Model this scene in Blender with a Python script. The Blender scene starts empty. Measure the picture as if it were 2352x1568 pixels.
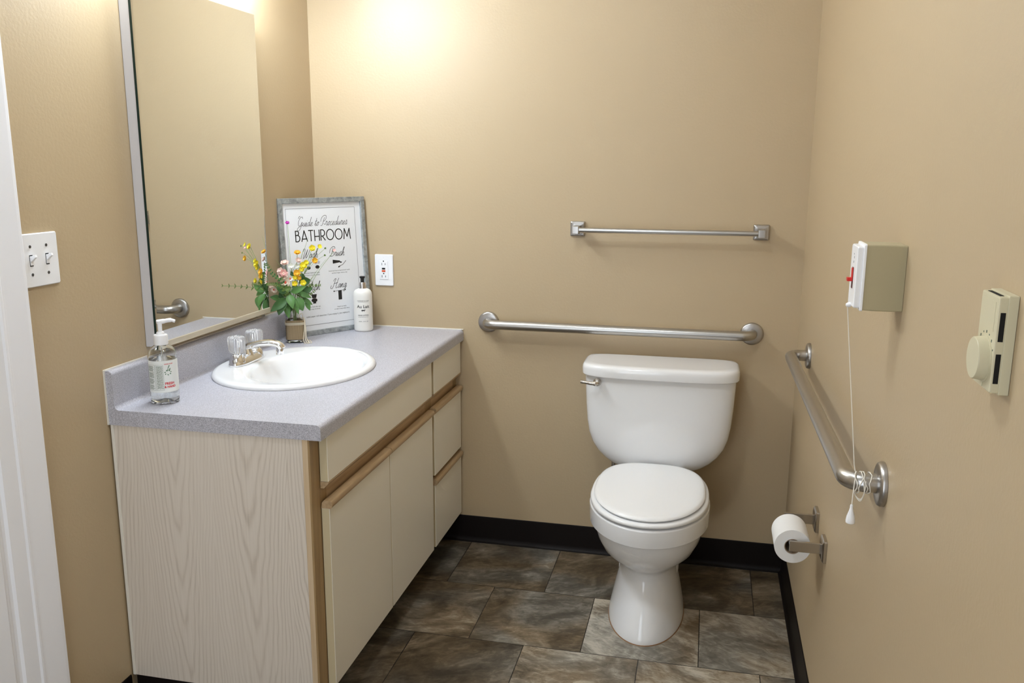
import bpy, bmesh, math, random
from mathutils import Vector, Matrix
random.seed(7)
SC = bpy.context.scene
COL = SC.collection
PI = math.pi

# ------------------------------------------------------------------ camera, world, exposure
CAM = Vector((1.4146, -2.9897, 1.4133))
YAW, PITCH, ROLL, FPX = 0.2211, -0.2031, 0.0045, 1998.0
def cam_axes():
    cy, sy, cp, sp = math.cos(YAW), math.sin(YAW), math.cos(PITCH), math.sin(PITCH)
    f = Vector((-sy*cp, cy*cp, sp)); r = Vector((cy, sy, 0)); u = r.cross(f)
    return r*math.cos(ROLL)+u*math.sin(ROLL), u*math.cos(ROLL)-r*math.sin(ROLL), f
RR, UU, FF = cam_axes()
cd = bpy.data.cameras.new('camera'); cam = bpy.data.objects.new('camera', cd); COL.objects.link(cam)
cd.sensor_width = 36; cd.lens = FPX/2352*36; cd.clip_start = .02
cam.matrix_world = Matrix(((RR.x, UU.x, -FF.x, CAM.x), (RR.y, UU.y, -FF.y, CAM.y), (RR.z, UU.z, -FF.z, CAM.z), (0, 0, 0, 1)))
SC.camera = cam
def at(px, py, Y):
    """photo pixel -> point on the plane y = Y"""
    d = FF*FPX+RR*(px-1176)-UU*(py-784)
    return CAM+d*((Y-CAM.y)/d.y)
w = bpy.data.worlds.new('world'); SC.world = w; w.use_nodes = True
w.node_tree.nodes['Background'].inputs[0].default_value = (.8, .85, 1, 1)
w.node_tree.nodes['Background'].inputs[1].default_value = .02
SC.view_settings.view_transform = 'Standard'; SC.view_settings.look = 'None'
SC.view_settings.gamma = 1; SC.view_settings.use_curve_mapping = False
SC.view_settings.exposure = 1.05
VANITY_POWER = 64.0      # emission strength of each vanity globe
CEIL_POWER = 38.0        # emission strength of the ceiling dome
FILL_POWER = 8.5         # watts of the soft fill added at the room's front

# ------------------------------------------------------------------ dimensions (metres)
W = 1.723; CH = 2.44; YF = -3.35; H = .817; LV = 1.209

# ------------------------------------------------------------------ materials
def mat(name, color, rough=.5, metal=0, coat=0, spec=.5, trans=0, ior=1.45, sss=0):
    m = bpy.data.materials.new(name); m.use_nodes = True
    b = m.node_tree.nodes['Principled BSDF']
    b.inputs['Base Color'].default_value = (*color, 1); b.inputs['Roughness'].default_value = rough
    b.inputs['Metallic'].default_value = metal; b.inputs['Coat Weight'].default_value = coat
    b.inputs['Specular IOR Level'].default_value = spec; b.inputs['IOR'].default_value = ior
    b.inputs['Transmission Weight'].default_value = trans
    if sss: b.inputs['Subsurface Weight'].default_value = sss; b.inputs['Subsurface Radius'].default_value = (.01, .01, .01)
    return m
def N(m, t, **kw):
    n = m.node_tree.nodes.new(t)
    for k, v in kw.items():
        if k[0] == 'i' and k[1:].isdigit(): n.inputs[int(k[1:])].default_value = v
        else: setattr(n, k, v)
    return n
def L(m, a, b): m.node_tree.links.new(a, b)
def P(m): return m.node_tree.nodes['Principled BSDF']
def ramp(m, fac, stops):
    r = N(m, 'ShaderNodeValToRGB'); e = r.color_ramp.elements
    while len(e) < len(stops): e.new(.5)
    for x, (p, c) in zip(e, stops): x.position = p; x.color = (*c, 1)
    L(m, fac, r.inputs[0]); return r.outputs[0]
def coords(m, scale=(1, 1, 1)):
    t = N(m, 'ShaderNodeTexCoord'); mp = N(m, 'ShaderNodeMapping'); mp.inputs['Scale'].default_value = scale
    L(m, t.outputs['Object'], mp.inputs[0]); return mp.outputs[0]
def noise(m, vec, scale, detail=4, rough=.5, dist=0):
    n = N(m, 'ShaderNodeTexNoise'); L(m, vec, n.inputs['Vector']); n.inputs['Scale'].default_value = scale
    n.inputs['Detail'].default_value = detail; n.inputs['Roughness'].default_value = rough; n.inputs['Distortion'].default_value = dist
    return n.outputs['Fac']
def bump(m, fac, strength, dist):
    b = N(m, 'ShaderNodeBump'); b.inputs['Strength'].default_value = strength; b.inputs['Distance'].default_value = dist
    L(m, fac, b.inputs['Height']); L(m, b.outputs[0], P(m).inputs['Normal'])
def mth(m, op, a, b=None, c=None):
    n = N(m, 'ShaderNodeMath', operation=op)
    for i, v in enumerate((a, b, c)):
        if v is None: continue
        if isinstance(v, (int, float)): n.inputs[i].default_value = v
        else: L(m, v, n.inputs[i])
    return n.outputs[0]

def paint(name, col, rough):
    m = mat(name, col, rough, spec=.85)
    v = coords(m); bump(m, noise(m, v, 130, 3, .55), .35, .0012)
    return m
WALL = paint('tan_wall_paint', (.485, .372, .228), .46)
CEILM = paint('white_ceiling_paint', (.8, .79, .76), .8)
def floor_mat():
    m = mat('stone_look_vinyl', (.2, .17, .13), .45)
    t = N(m, 'ShaderNodeTexCoord'); s = N(m, 'ShaderNodeSeparateXYZ'); L(m, t.outputs['Object'], s.inputs[0])
    y = mth(m, 'DIVIDE', mth(m, 'ADD', s.outputs[1], .004), .3355)
    row = mth(m, 'FLOOR', y); fy = mth(m, 'SUBTRACT', y, row)
    par = mth(m, 'MULTIPLY', mth(m, 'FLOORED_MODULO', mth(m, 'ADD', row, 1.0), 2.0), .5)
    x = mth(m, 'SUBTRACT', mth(m, 'DIVIDE', mth(m, 'SUBTRACT', s.outputs[0], .593), .3405), par)
    cl = mth(m, 'FLOOR', x); fx = mth(m, 'SUBTRACT', x, cl)
    cv = N(m, 'ShaderNodeCombineXYZ'); L(m, cl, cv.inputs[0]); L(m, row, cv.inputs[1])
    wn = N(m, 'ShaderNodeTexWhiteNoise', noise_dimensions='3D'); L(m, cv.outputs[0], wn.inputs['Vector'])
    off = N(m, 'ShaderNodeVectorMath', operation='SCALE'); L(m, wn.outputs['Color'], off.inputs[0]); off.inputs['Scale'].default_value = 17
    rot = N(m, 'ShaderNodeVectorRotate'); rot.rotation_type = 'Z_AXIS'; L(m, t.outputs['Object'], rot.inputs['Vector'])
    L(m, mth(m, 'MULTIPLY', mth(m, 'SUBTRACT', wn.outputs['Value'], .5), 1.2), rot.inputs['Angle'])
    ad = N(m, 'ShaderNodeVectorMath', operation='ADD'); L(m, rot.outputs[0], ad.inputs[0]); L(m, off.outputs[0], ad.inputs[1])
    mp = N(m, 'ShaderNodeMapping'); mp.inputs['Scale'].default_value = (1, 1.35, 1); L(m, ad.outputs[0], mp.inputs[0])
    big = noise(m, mp.outputs[0], 5.0, 6, .62, .9)
    mp2 = N(m, 'ShaderNodeMapping'); mp2.inputs['Scale'].default_value = (1, 2.3, 1); L(m, ad.outputs[0], mp2.inputs[0])
    fine = noise(m, mp2.outputs[0], 22, 8, .72, 1.0)
    hue = noise(m, mp.outputs[0], 2.2, 3, .5, .8)
    fac = mth(m, 'ADD', mth(m, 'MULTIPLY', big, .72), mth(m, 'MULTIPLY', fine, .42))
    fac = mth(m, 'ADD', fac, mth(m, 'MULTIPLY', mth(m, 'SUBTRACT', wn.outputs['Value'], .5), .22))
    warm = ramp(m, fac, [(.36, (.042, .028, .015)), (.50, (.11, .078, .045)), (.62, (.225, .17, .11)), (.76, (.50, .43, .33))])
    cool = ramp(m, fac, [(.36, (.040, .034, .028)), (.50, (.11, .096, .076)), (.62, (.23, .21, .175)), (.76, (.52, .48, .41))])
    mx = N(m, 'ShaderNodeMix', data_type='RGBA'); L(m, ramp(m, hue, [(.42, (0, 0, 0)), (.58, (1, 1, 1))]), mx.inputs[0]); L(m, warm, mx.inputs[6]); L(m, cool, mx.inputs[7])
    ex = mth(m, 'MULTIPLY', mth(m, 'MINIMUM', fx, mth(m, 'SUBTRACT', 1.0, fx)), .3405)
    ey = mth(m, 'MULTIPLY', mth(m, 'MINIMUM', fy, mth(m, 'SUBTRACT', 1.0, fy)), .3355)
    wob = mth(m, 'MULTIPLY', mth(m, 'SUBTRACT', noise(m, t.outputs['Object'], 60, 2), .5), .0016)
    ed = mth(m, 'ADD', mth(m, 'MINIMUM', ex, ey), wob)
    g = mth(m, 'LESS_THAN', ed, .0013)
    mx2 = N(m, 'ShaderNodeMix', data_type='RGBA'); L(m, g, mx2.inputs[0]); L(m, mx.outputs[2], mx2.inputs[6]); mx2.inputs[7].default_value = (.012, .010, .008, 1)
    L(m, mx2.outputs[2], P(m).inputs['Base Color'])
    bump(m, fac, .35, .002)
    return m
FLOOR = floor_mat()
RUBBER = mat('dark_brown_rubber', (.0085, .0058, .0050), .5, spec=.2)
def laminate():
    m = mat('grey_speckled_laminate', (.4, .4, .42), .33)
    v = coords(m)
    n = noise(m, v, 480, 2, .6); n2 = noise(m, v, 950, 1, .5)
    L(m, ramp(m, mth(m, 'ADD', mth(m, 'MULTIPLY', n, .6), mth(m, 'MULTIPLY', n2, .4)), [(.38, (.29, .285, .325)), (.5, (.48, .475, .53)), (.62, (.64, .635, .695))]), P(m).inputs['Base Color'])
    bump(m, n, .1, .0003)
    return m
LAM = laminate()
def pale_panel():
    m = mat('pale_woodgrain_laminate', (.7, .62, .54), .42)
    t = N(m, 'ShaderNodeTexCoord'); sp = N(m, 'ShaderNodeSeparateXYZ'); L(m, t.outputs['Object'], sp.inputs[0])
    warp = noise(m, coords(m, (1, 1, .35)), 6, 3, .55)
    x = mth(m, 'ADD', sp.outputs[0], mth(m, 'MULTIPLY', mth(m, 'SUBTRACT', warp, .5), .05))
    dx = mth(m, 'PINGPONG', mth(m, 'ADD', x, .098), .1)
    ph = mth(m, 'SUBTRACT', mth(m, 'MULTIPLY', sp.outputs[2], 1.0), mth(m, 'MULTIPLY', mth(m, 'POWER', dx, 1.5), 34.0))
    ph = mth(m, 'ADD', ph, mth(m, 'MULTIPLY', noise(m, coords(m, (1, 1, .25)), 14, 3, .6), .22))
    ln = mth(m, 'MULTIPLY_ADD', mth(m, 'SINE', mth(m, 'MULTIPLY', ph, 48.0)), .5, .5)
    ln = mth(m, 'POWER', ln, 3.0)
    st = noise(m, coords(m, (1, 1, .012)), 210, 4, .65)
    pat = noise(m, coords(m, (1, 1, .2)), 9, 3, .5)
    fac = mth(m, 'SUBTRACT', mth(m, 'ADD', mth(m, 'MULTIPLY', st, .55), .38), mth(m, 'MULTIPLY', mth(m, 'MULTIPLY', ln, pat), .40))
    L(m, ramp(m, fac, [(.22, (.50, .43, .36)), (.48, (.655, .58, .50)), (.8, (.76, .69, .61))]), P(m).inputs['Base Color'])
    return m
PANEL = pale_panel()
def oak(name, a, b, axis):
    m = mat(name, a, .42)
    sc = {'y': (1, .04, 1), 'z': (1, 1, .04)}[axis]
    n = noise(m, coords(m, sc), 110, 5, .6, .3)
    L(m, ramp(m, n, [(.3, a), (.7, b)]), P(m).inputs['Base Color'])
    return m
OAKY = oak('oak_rail', (.36, .235, .12), (.53, .375, .22), 'y')
OAKZ = oak('oak_stile', (.27, .17, .075), (.40, .265, .125), 'z')
OAKL = oak('light_oak_edge', (.56, .41, .25), (.67, .52, .35), 'z')
CREAM = mat('cream_laminate', (.86, .815, .71), .36)
CREAME = mat('cream_edge_band', (.62, .52, .33), .4)
CAULK = mat('white_caulk', (.78, .74, .66), .5)
PORC = mat('white_porcelain', (.85, .85, .86), .09, coat=.3)
SEATM = mat('white_seat_plastic', (.88, .88, .885), .2)
TRIM = mat('white_trim_paint', (.88, .88, .92), .32)
WPLAS = mat('white_plastic', (.88, .88, .90), .3)
IVORY = mat('ivory_plastic', (.62, .57, .40), .36)
BEIGEP = mat('beige_plastic', (.43, .375, .235), .42)
BLACK = mat('black_plastic', (.006, .006, .006), .4)
DARK = mat('dark_recess', (.004, .004, .004), .8)
RED = mat('red_plastic', (.62, .015, .012), .3)
ORANGE = mat('orange_red_button', (.65, .09, .03), .4)
def brushed(name, c, rough, sc, strength=.12):
    m = mat(name, c, rough, 1)
    bump(m, noise(m, coords(m, sc), 500, 3, .6), strength, .0004)
    return m
STEELX = brushed('brushed_steel_bar', (.50, .485, .465), .30, (.03, 1, 1))
STEELY = brushed('brushed_steel_rail', (.50, .485, .465), .30, (1, .03, 1))
STEEL = brushed('satin_steel', (.47, .45, .43), .32, (1, 1, 1))
CHROME = mat('chrome', (.86, .86, .87), .06, 1)
NICKEL = mat('brushed_nickel', (.52, .48, .43), .26, 1)
MIRROR = mat('mirror_silver', (.82, .845, .86), .004, 1)
GEDGE = mat('dark_green_glass_edge', (.004, .022, .018), .12)
GLASS = mat('clear_glass', (1, 1, 1), .01, trans=1, ior=1.45)
CLEARP = mat('clear_plastic', (.97, .985, .98), .02, trans=1, ior=1.40)
LIQUID = mat('clear_soap', (.97, .98, .97), .0, trans=1, ior=1.36)
ACRYL = mat('clear_acrylic', (.97, .97, .98), .05, trans=.8, ior=1.49)
PAPERW = mat('white_tissue_paper', (.83, .82, .81), .9)
CARD = mat('cardboard_tube', (.30, .22, .15), .9)
def zinc():
    m = mat('galvanised_metal', (.4, .42, .43), .45, .55)
    v = coords(m)
    L(m, ramp(m, noise(m, v, 55, 5, .65, .6), [(.35, (.24, .26, .27)), (.5, (.37, .40, .41)), (.7, (.52, .55, .56))]), P(m).inputs['Base Color'])
    return m
ZINC = zinc()
PRINT = mat('white_poster_print', (.80, .81, .83), .35, coat=.5)
INK = mat('black_ink', (.012, .011, .010), .5)
INKG = mat('grey_ink', (.22, .22, .23), .5)
INKGR = mat('green_ink', (.07, .17, .09), .5)
INKR = mat('red_ink', (.65, .03, .04), .5)
INKO = mat('olive_ink', (.18, .22, .15), .5)
LABELT = mat('translucent_white_label', (.80, .82, .80), .4)
LOTION = mat('white_lotion', (.83, .81, .77), .3, sss=.1)
def burlap():
    m = mat('burlap', (.4, .3, .18), .95)
    t = coords(m)
    w1 = N(m, 'ShaderNodeTexWave', bands_direction='Z'); w1.inputs['Scale'].default_value = 150; L(m, t, w1.inputs[0]); w1.inputs['Distortion'].default_value = 1.5
    w2 = N(m, 'ShaderNodeTexWave', bands_direction='DIAGONAL'); w2.inputs['Scale'].default_value = 130; L(m, coords(m, (1, 1, 0)), w2.inputs[0]); w2.inputs['Distortion'].default_value = 1.5
    f = mth(m, 'MULTIPLY', mth(m, 'ADD', w1.outputs['Fac'], w2.outputs['Fac']), .5)
    L(m, ramp(m, f, [(.2, (.17, .115, .06)), (.7, (.46, .35, .21))]), P(m).inputs['Base Color'])
    bump(m, f, .6, .001)
    return m
BURLAP = burlap()
TWINE = mat('natural_twine', (.72, .64, .50), .9)
LEAF = mat('green_leaf', (.085, .20, .048), .45)
LEAFD = mat('dark_green_leaf', (.042, .115, .028), .5)
FERN = mat('olive_fern', (.12, .19, .035), .55)
STEMM = mat('pale_green_stem', (.26, .38, .14), .55)
PINK = mat('pink_petal', (.88, .50, .46), .6); PPALE = mat('pale_pink_petal', (.88, .68, .60), .6)
PEACH = mat('cream_petal', (.86, .74, .60), .6); CORAL = mat('coral_petal_centre', (.75, .12, .07), .6)
YEL = mat('yellow_petal', (.85, .72, .04), .55); YORG = mat('orange_yellow_petal', (.85, .48, .04), .55)
MAG = mat('magenta_petal', (.55, .06, .42), .55); WHP = mat('white_petal', (.82, .82, .74), .6)

# ------------------------------------------------------------------ helpers
def wloc(o):
    v = Vector((0, 0, 0))
    while o: v += o.location; o = o.parent
    return v
def thing(name, label, cat, loc=(0, 0, 0), group=None):
    o = bpy.data.objects.new(name, None); COL.objects.link(o); o.location = loc
    o.empty_display_size = .05
    o['label'] = label; o['category'] = cat
    if group: o['group'] = group
    return o
def tag(o, label, cat, group=None):
    o['label'] = label; o['category'] = cat
    if group: o['group'] = group
    return o
def obj(name, bm, m, parent=None, smooth=True, angle=40, label=None, loc=None):
    base = wloc(parent) if parent else (Vector(loc) if loc else Vector((0, 0, 0)))
    bmesh.ops.translate(bm, verts=bm.verts, vec=-base)
    bmesh.ops.recalc_face_normals(bm, faces=bm.faces)
    me = bpy.data.meshes.new(name); bm.to_mesh(me); bm.free()
    o = bpy.data.objects.new(name, me); COL.objects.link(o)
    for x in (m if isinstance(m, (list, tuple)) else [m]): me.materials.append(x)
    if smooth:
        me.polygons.foreach_set('use_smooth', [True]*len(me.polygons))
        try: me.set_sharp_from_angle(angle=math.radians(angle))
        except Exception: pass
        wn = o.modifiers.new('weighted_normals', 'WEIGHTED_NORMAL'); wn.keep_sharp = True; wn.weight = 80
    if parent: o.parent = parent
    elif loc: o.location = loc
    if label: o['label'] = label
    return o
def struct(name, bm, m, parent=None, **k):
    o = obj(name, bm, m, parent, **k)
    if not parent: o['kind'] = 'structure'
    return o
def box(bm, x0, x1, y0, y1, z0, z1, bev=0, seg=2, mi=0):
    r = bmesh.ops.create_cube(bm, size=1)
    for v in r['verts']:
        v.co = Vector(((x0+x1)/2+v.co.x*(x1-x0), (y0+y1)/2+v.co.y*(y1-y0), (z0+z1)/2+v.co.z*(z1-z0)))
    fs = list({f for v in r['verts'] for f in v.link_faces})
    for f in fs: f.material_index = mi
    if bev:
        es = list({e for v in r['verts'] for e in v.link_edges})
        g = bmesh.ops.bevel(bm, geom=es, offset=bev, segments=seg, affect='EDGES', profile=.5)
        for f in g['faces']: f.material_index = mi
    return bm
def BX(*a, **k): return box(bmesh.new(), *a, **k)
def prism(bm, pts, axis, a, b, mi=0):
    """polygon pts (2D) extruded along axis from a to b"""
    def mk(p, t):
        return {'x': (t, p[0], p[1]), 'y': (p[0], t, p[1]), 'z': (p[0], p[1], t)}[axis]
    v0 = [bm.verts.new(mk(p, a)) for p in pts]; v1 = [bm.verts.new(mk(p, b)) for p in pts]
    fs = [bm.faces.new(v0[::-1]), bm.faces.new(v1)]
    n = len(pts)
    for i in range(n): fs.append(bm.faces.new((v0[i], v0[(i+1) % n], v1[(i+1) % n], v1[i])))
    for f in fs: f.material_index = mi
    return bm
def basis(axis):
    axis = Vector(axis).normalized()
    a = Vector((0, 0, 1)) if abs(axis.z) < .9 else Vector((1, 0, 0))
    u = axis.cross(a).normalized(); return u, axis.cross(u).normalized(), axis
def loft(bm, rings, cap=True, closed=False):
    vs = [[bm.verts.new(p) for p in r] for r in rings]
    n = len(vs[0]); m = len(vs)
    for i in range(m if closed else m-1):
        a, b = vs[i], vs[(i+1) % m]
        for j in range(n): bm.faces.new((a[j], a[(j+1) % n], b[(j+1) % n], b[j]))
    if cap and not closed: bm.faces.new(vs[0][::-1]); bm.faces.new(vs[-1])
    return bm
def lathe(bm, prof, c, axis=(0, 0, 1), seg=32, cap=True, squeeze=1):
    """prof: (radius, distance along axis)"""
    u, v, a = basis(axis); c = Vector(c)
    rings = []
    for r, t in prof:
        r = max(r, 1e-5)
        rings.append([c+a*t+(u*math.cos(2*PI*k/seg)+v*math.sin(2*PI*k/seg)*squeeze)*r for k in range(seg)])
    return loft(bm, rings, cap)
def LA(prof, c, axis=(0, 0, 1), **k): return lathe(bmesh.new(), prof, c, axis, **k)
def smooth_path(pts, sub=8):
    pts = [Vector(p) for p in pts]; out = []
    for i in range(len(pts)-1):
        p0 = pts[max(i-1, 0)]; p1 = pts[i]; p2 = pts[i+1]; p3 = pts[min(i+2, len(pts)-1)]
        for k in range(sub):
            t = k/sub
            out.append(.5*((2*p1)+(-p0+p2)*t+(2*p0-5*p1+4*p2-p3)*t*t+(-p0+3*p1-3*p2+p3)*t**3))
    out.append(pts[-1]); return out
def tube(bm, pts, rad, seg=12, cap=True):
    pts = [Vector(p) for p in pts]; n = len(pts)
    T = [((pts[min(i+1, n-1)]-pts[max(i-1, 0)]).normalized()) for i in range(n)]
    u, v, _ = basis(T[0]); rings = []
    for i in range(n):
        u = (u-T[i]*u.dot(T[i])).normalized(); v = T[i].cross(u)
        r = rad[i] if isinstance(rad, (list, tuple)) else rad
        rings.append([pts[i]+(u*math.cos(2*PI*k/seg)+v*math.sin(2*PI*k/seg))*r for k in range(seg)])
    return loft(bm, rings, cap)
def TU(*a, **k): return tube(bmesh.new(), *a, **k)
def fillet(pts, r, seg=8):
    """round the inner corners of a polyline"""
    pts = [Vector(p) for p in pts]; out = [pts[0]]
    for i in range(1, len(pts)-1):
        a, b, c = pts[i-1], pts[i], pts[i+1]
        d1 = (a-b).normalized(); d2 = (c-b).normalized(); ang = d1.angle(d2); l = r/math.tan(ang/2)
        p, q = b+d1*l, b+d2*l; ce = b+(d1+d2).normalized()*(r/math.sin(ang/2))
        e1 = (p-ce).normalized(); e2 = (q-ce).normalized(); tot = e1.angle(e2)
        for k in range(seg+1):
            t = k/seg; out.append(ce+(e1*math.sin((1-t)*tot)+e2*math.sin(t*tot))/math.sin(tot)*r)
    out.append(pts[-1]); return out
def sell(cx, cy, z, a, b, n=2.0, k=48, n2=None):
    """superellipse ring, n2 = exponent of the y>0 (back) half"""
    out = []
    for i in range(k):
        t = 2*PI*i/k; c, s = math.cos(t), math.sin(t); e = n2 if (n2 and s > 0) else n
        out.append(Vector((cx+a*math.copysign(abs(c)**(2/e), c), cy+b*math.copysign(abs(s)**(2/e), s), z)))
    return out
def rrect(w, h, r, seg=5):
    """rounded rectangle outline centred on the origin"""
    o = []
    for sx, sy, a0 in ((1, 1, 0), (-1, 1, 90), (-1, -1, 180), (1, -1, 270)):
        for k in range(seg+1):
            a = math.radians(a0+90*k/seg); o.append((sx*(w/2-r)+r*math.cos(a), sy*(h/2-r)+r*math.sin(a)))
    return o
# --- lettering: 2D faces collected, then mapped onto a surface
def font_polys(s, size, align='CENTER', bold=0.0, shear=0.0, sx=1.0):
    c = bpy.data.curves.new('t', 'FONT'); c.body = s; c.size = size; c.align_x = align; c.offset = bold; c.shear = shear
    c.resolution_u = 3
    o = bpy.data.objects.new('t', c); COL.objects.link(o)
    dg = bpy.context.evaluated_depsgraph_get(); me = bpy.data.meshes.new_from_object(o.evaluated_get(dg))
    vs = [(v.co.x*sx, v.co.y) for v in me.vertices]; fs = [tuple(p.vertices) for p in me.polygons]
    bpy.data.objects.remove(o); bpy.data.curves.remove(c); bpy.data.meshes.remove(me)
    return vs, fs
def add_polys(bm, polys, fn, dx=0, dy=0, mi=0):
    vs, fs = polys; bv = [bm.verts.new(fn(x+dx, y+dy)) for x, y in vs]
    for f in fs:
        try: q = bm.faces.new([bv[i] for i in f]); q.material_index = mi
        except ValueError: pass
def ribbon(pts, wd):
    pts = [Vector((p[0], p[1])) for p in pts]; n = len(pts); vs = []; fs = []
    for i in range(n):
        d = (pts[min(i+1, n-1)]-pts[max(i-1, 0)])
        d = d.normalized() if d.length else Vector((1, 0)); nn = Vector((-d.y, d.x))*wd/2
        vs += [tuple(pts[i]+nn), tuple(pts[i]-nn)]
        if i: fs.append((2*i-2, 2*i-1, 2*i+1, 2*i))
    return vs, fs
CURS = {  # flowing script strokes in em units: (advance, strokes)
 'u': (.36, [[(0, .08), (.06, .38), (.05, .10), (.12, 0), (.22, .14), (.27, .40), (.26, .08), (.32, 0), (.38, .08)]]),
 'i': (.20, [[(0, .08), (.08, .40), (.07, .08), (.12, 0), (.20, .08)], [(.09, .56), (.10, .58)]]),
 'd': (.38, [[(.26, .34), (.16, .40), (.04, .22), (.06, .02), (.18, .06), (.28, .40), (.32, .95), (.27, .30), (.28, .02), (.38, .08)]]),
 'e': (.28, [[(0, .08), (.18, .26), (.15, .40), (.04, .24), (.07, .0), (.28, .10)]]),
 't': (.22, [[(0, .08), (.09, .40), (.12, .80), (.08, .20), (.12, 0), (.22, .08)], [(0, .48), (.24, .52)]]),
 'o': (.32, [[(0, .08), (.05, .22), (.16, .40), (.05, .24), (.07, .02), (.20, .08), (.23, .30), (.16, .40), (.32, .34)]]),
 'r': (.30, [[(0, .08), (.09, .47), (.10, .37), (.21, .39), (.18, .10), (.22, 0), (.30, .08)]]),
 'c': (.27, [[(.20, .34), (.14, .40), (.03, .20), (.07, .0), (.27, .10)]]),
 's': (.30, [[(0, .06), (.14, .48), (.22, .20), (.15, .0), (.04, .05)], [(.15, .0), (.30, .08)]]),
 'a': (.36, [[(.24, .34), (.14, .40), (.03, .20), (.07, .01), (.19, .10), (.26, .40), (.25, .08), (.29, 0), (.36, .08)]]),
 'h': (.37, [[(0, .08), (.16, .78), (.13, .95), (.07, .70), (.04, 0)], [(.05, .12), (.16, .40), (.23, .30), (.22, .06), (.27, 0), (.37, .08)]]),
 'l': (.22, [[(0, .08), (.16, .78), (.13, .95), (.07, .65), (.06, .08), (.11, 0), (.22, .08)]]),
 'n': (.36, [[(0, .08), (.06, .40), (.05, 0)], [(.06, .14), (.16, .40), (.22, .30), (.21, .06), (.26, 0), (.36, .08)]]),
 'g': (.34, [[(.24, .34), (.14, .40), (.03, .20), (.07, .01), (.19, .10), (.26, .40), (.22, -.30), (.10, -.42), (.06, -.28), (.36, .10)]]),
 ' ': (.24, []),
 'G': (.62, [[(.50, .78), (.40, .98), (.16, .86), (.06, .40), (.18, .06), (.40, .16), (.50, .46), (.46, -.10), (.30, -.42), (.08, -.30), (.20, -.08), (.62, .12)], [(-.02, .80), (.02, 1.02), (.16, 1.04)]]),
 'P': (.52, [[(.26, .84), (.20, .30), (.12, .0), (-.04, .02)], [(-.10, .40), (-.08, .80), (.16, 1.04), (.44, 1.0), (.48, .70), (.30, .46), (.18, .48)], [(.3, .2), (.52, .08)]]),
 'W': (.80, [[(-.10, .62), (-.06, .92), (.10, .95), (.14, .60), (.10, .08), (.16, .0), (.34, .45), (.42, .90), (.38, .20), (.44, .02), (.62, .40), (.74, 1.02), (.86, 1.05)]]),
 'B': (.58, [[(.24, .90), (.18, .30), (.10, .0), (-.06, .06)], [(-.12, .36), (-.10, .76), (.12, 1.02), (.42, 1.0), (.44, .70), (.22, .54), (.46, .46), (.46, .10), (.22, -.02), (.06, .12)]]),
 'F': (.56, [[(-.10, .70), (-.06, .96), (.16, .98), (.60, 1.02)], [(.34, .96), (.24, .30), (.10, -.02), (-.08, .08)], [(.12, .48), (.42, .54)]]),
 'H': (.70, [[(-.16, .30), (-.20, .02), (.04, .0), (.18, .60), (.26, .96), (.10, .92), (.02, .70)], [(.58, 1.0), (.50, .60), (.42, .10), (.50, 0), (.70, .08)], [(.12, .46), (.56, .54)]]),
}
def script(bm, s, x, y, em, fn, wd, center=True, shear=.30, mi=0, sx=1.0):
    tot = sum(CURS[c][0] for c in s)*em*sx; cx = x-(tot/2 if center else 0)
    for c in s:
        adv, st = CURS[c]
        for q in st:
            pts = smooth_path([(p[0], p[1], 0) for p in q], 5)
            pts = [(cx+(p.x*sx+p.y*shear)*em, y+p.y*em) for p in pts]
            add_polys(bm, ribbon(pts, wd), fn, mi=mi)
        cx += adv*em*sx
def deco(bm, s, x0, x1, y, h, fn, wd):
    """thin Art-Deco capitals for BATHROOM"""
    def arc(cx, cy, rx, ry, a, b, n=16): return [(cx+rx*math.cos(math.radians(a+(b-a)*k/n)), cy+ry*math.sin(math.radians(a+(b-a)*k/n))) for k in range(n+1)]
    G = {'B': (.50, [[(0, 0), (0, 1)], [(0, 1)]+arc(.18, .80, .20, .20, 90, -90)+[(0, .60)], [(0, .60), (.2, .60)]+arc(.2, .30, .28, .30, 90, -90)+[(0, 0)]]),
         'A': (.66, [[(0, 0), (.33, 1), (.66, 0)], [(.09, .22), (.57, .22)]]),
         'T': (.52, [[(0, 1), (.52, 1)], [(.26, 1), (.26, 0)]]),
         'H': (.56, [[(0, 0), (0, 1)], [(.56, 0), (.56, 1)], [(0, .40), (.56, .40)]]),
         'R': (.50, [[(0, 0), (0, 1)], [(0, 1), (.2, 1)]+arc(.2, .70, .27, .30, 90, -90)+[(0, .40)], [(.16, .40), (.5, 0)]]),
         'O': (.88, [arc(.44, .5, .44, .5, 0, 360, 36)]),
         'M': (.82, [[(0, 0), (.10, 1), (.41, .22), (.72, 1), (.82, 0)]])}
    gap = .19; tot = sum(G[c][0] for c in s)+gap*(len(s)-1); k = (x1-x0)/tot/h; cx = x0
    for c in s:
        adv, st = G[c]
        for q in st:
            q = [(cx+p[0]*h*k, y+p[1]*h) for p in q]
            if len(q) > 6: add_polys(bm, ribbon(q, wd), fn)
            else:
                for a, b in zip(q, q[1:]):
                    d = (Vector(b)-Vector(a)).normalized()*wd*.35; add_polys(bm, ribbon([tuple(Vector(a)-d), tuple(Vector(b)+d)], wd), fn)
        cx += (adv+gap)*h*k

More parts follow.
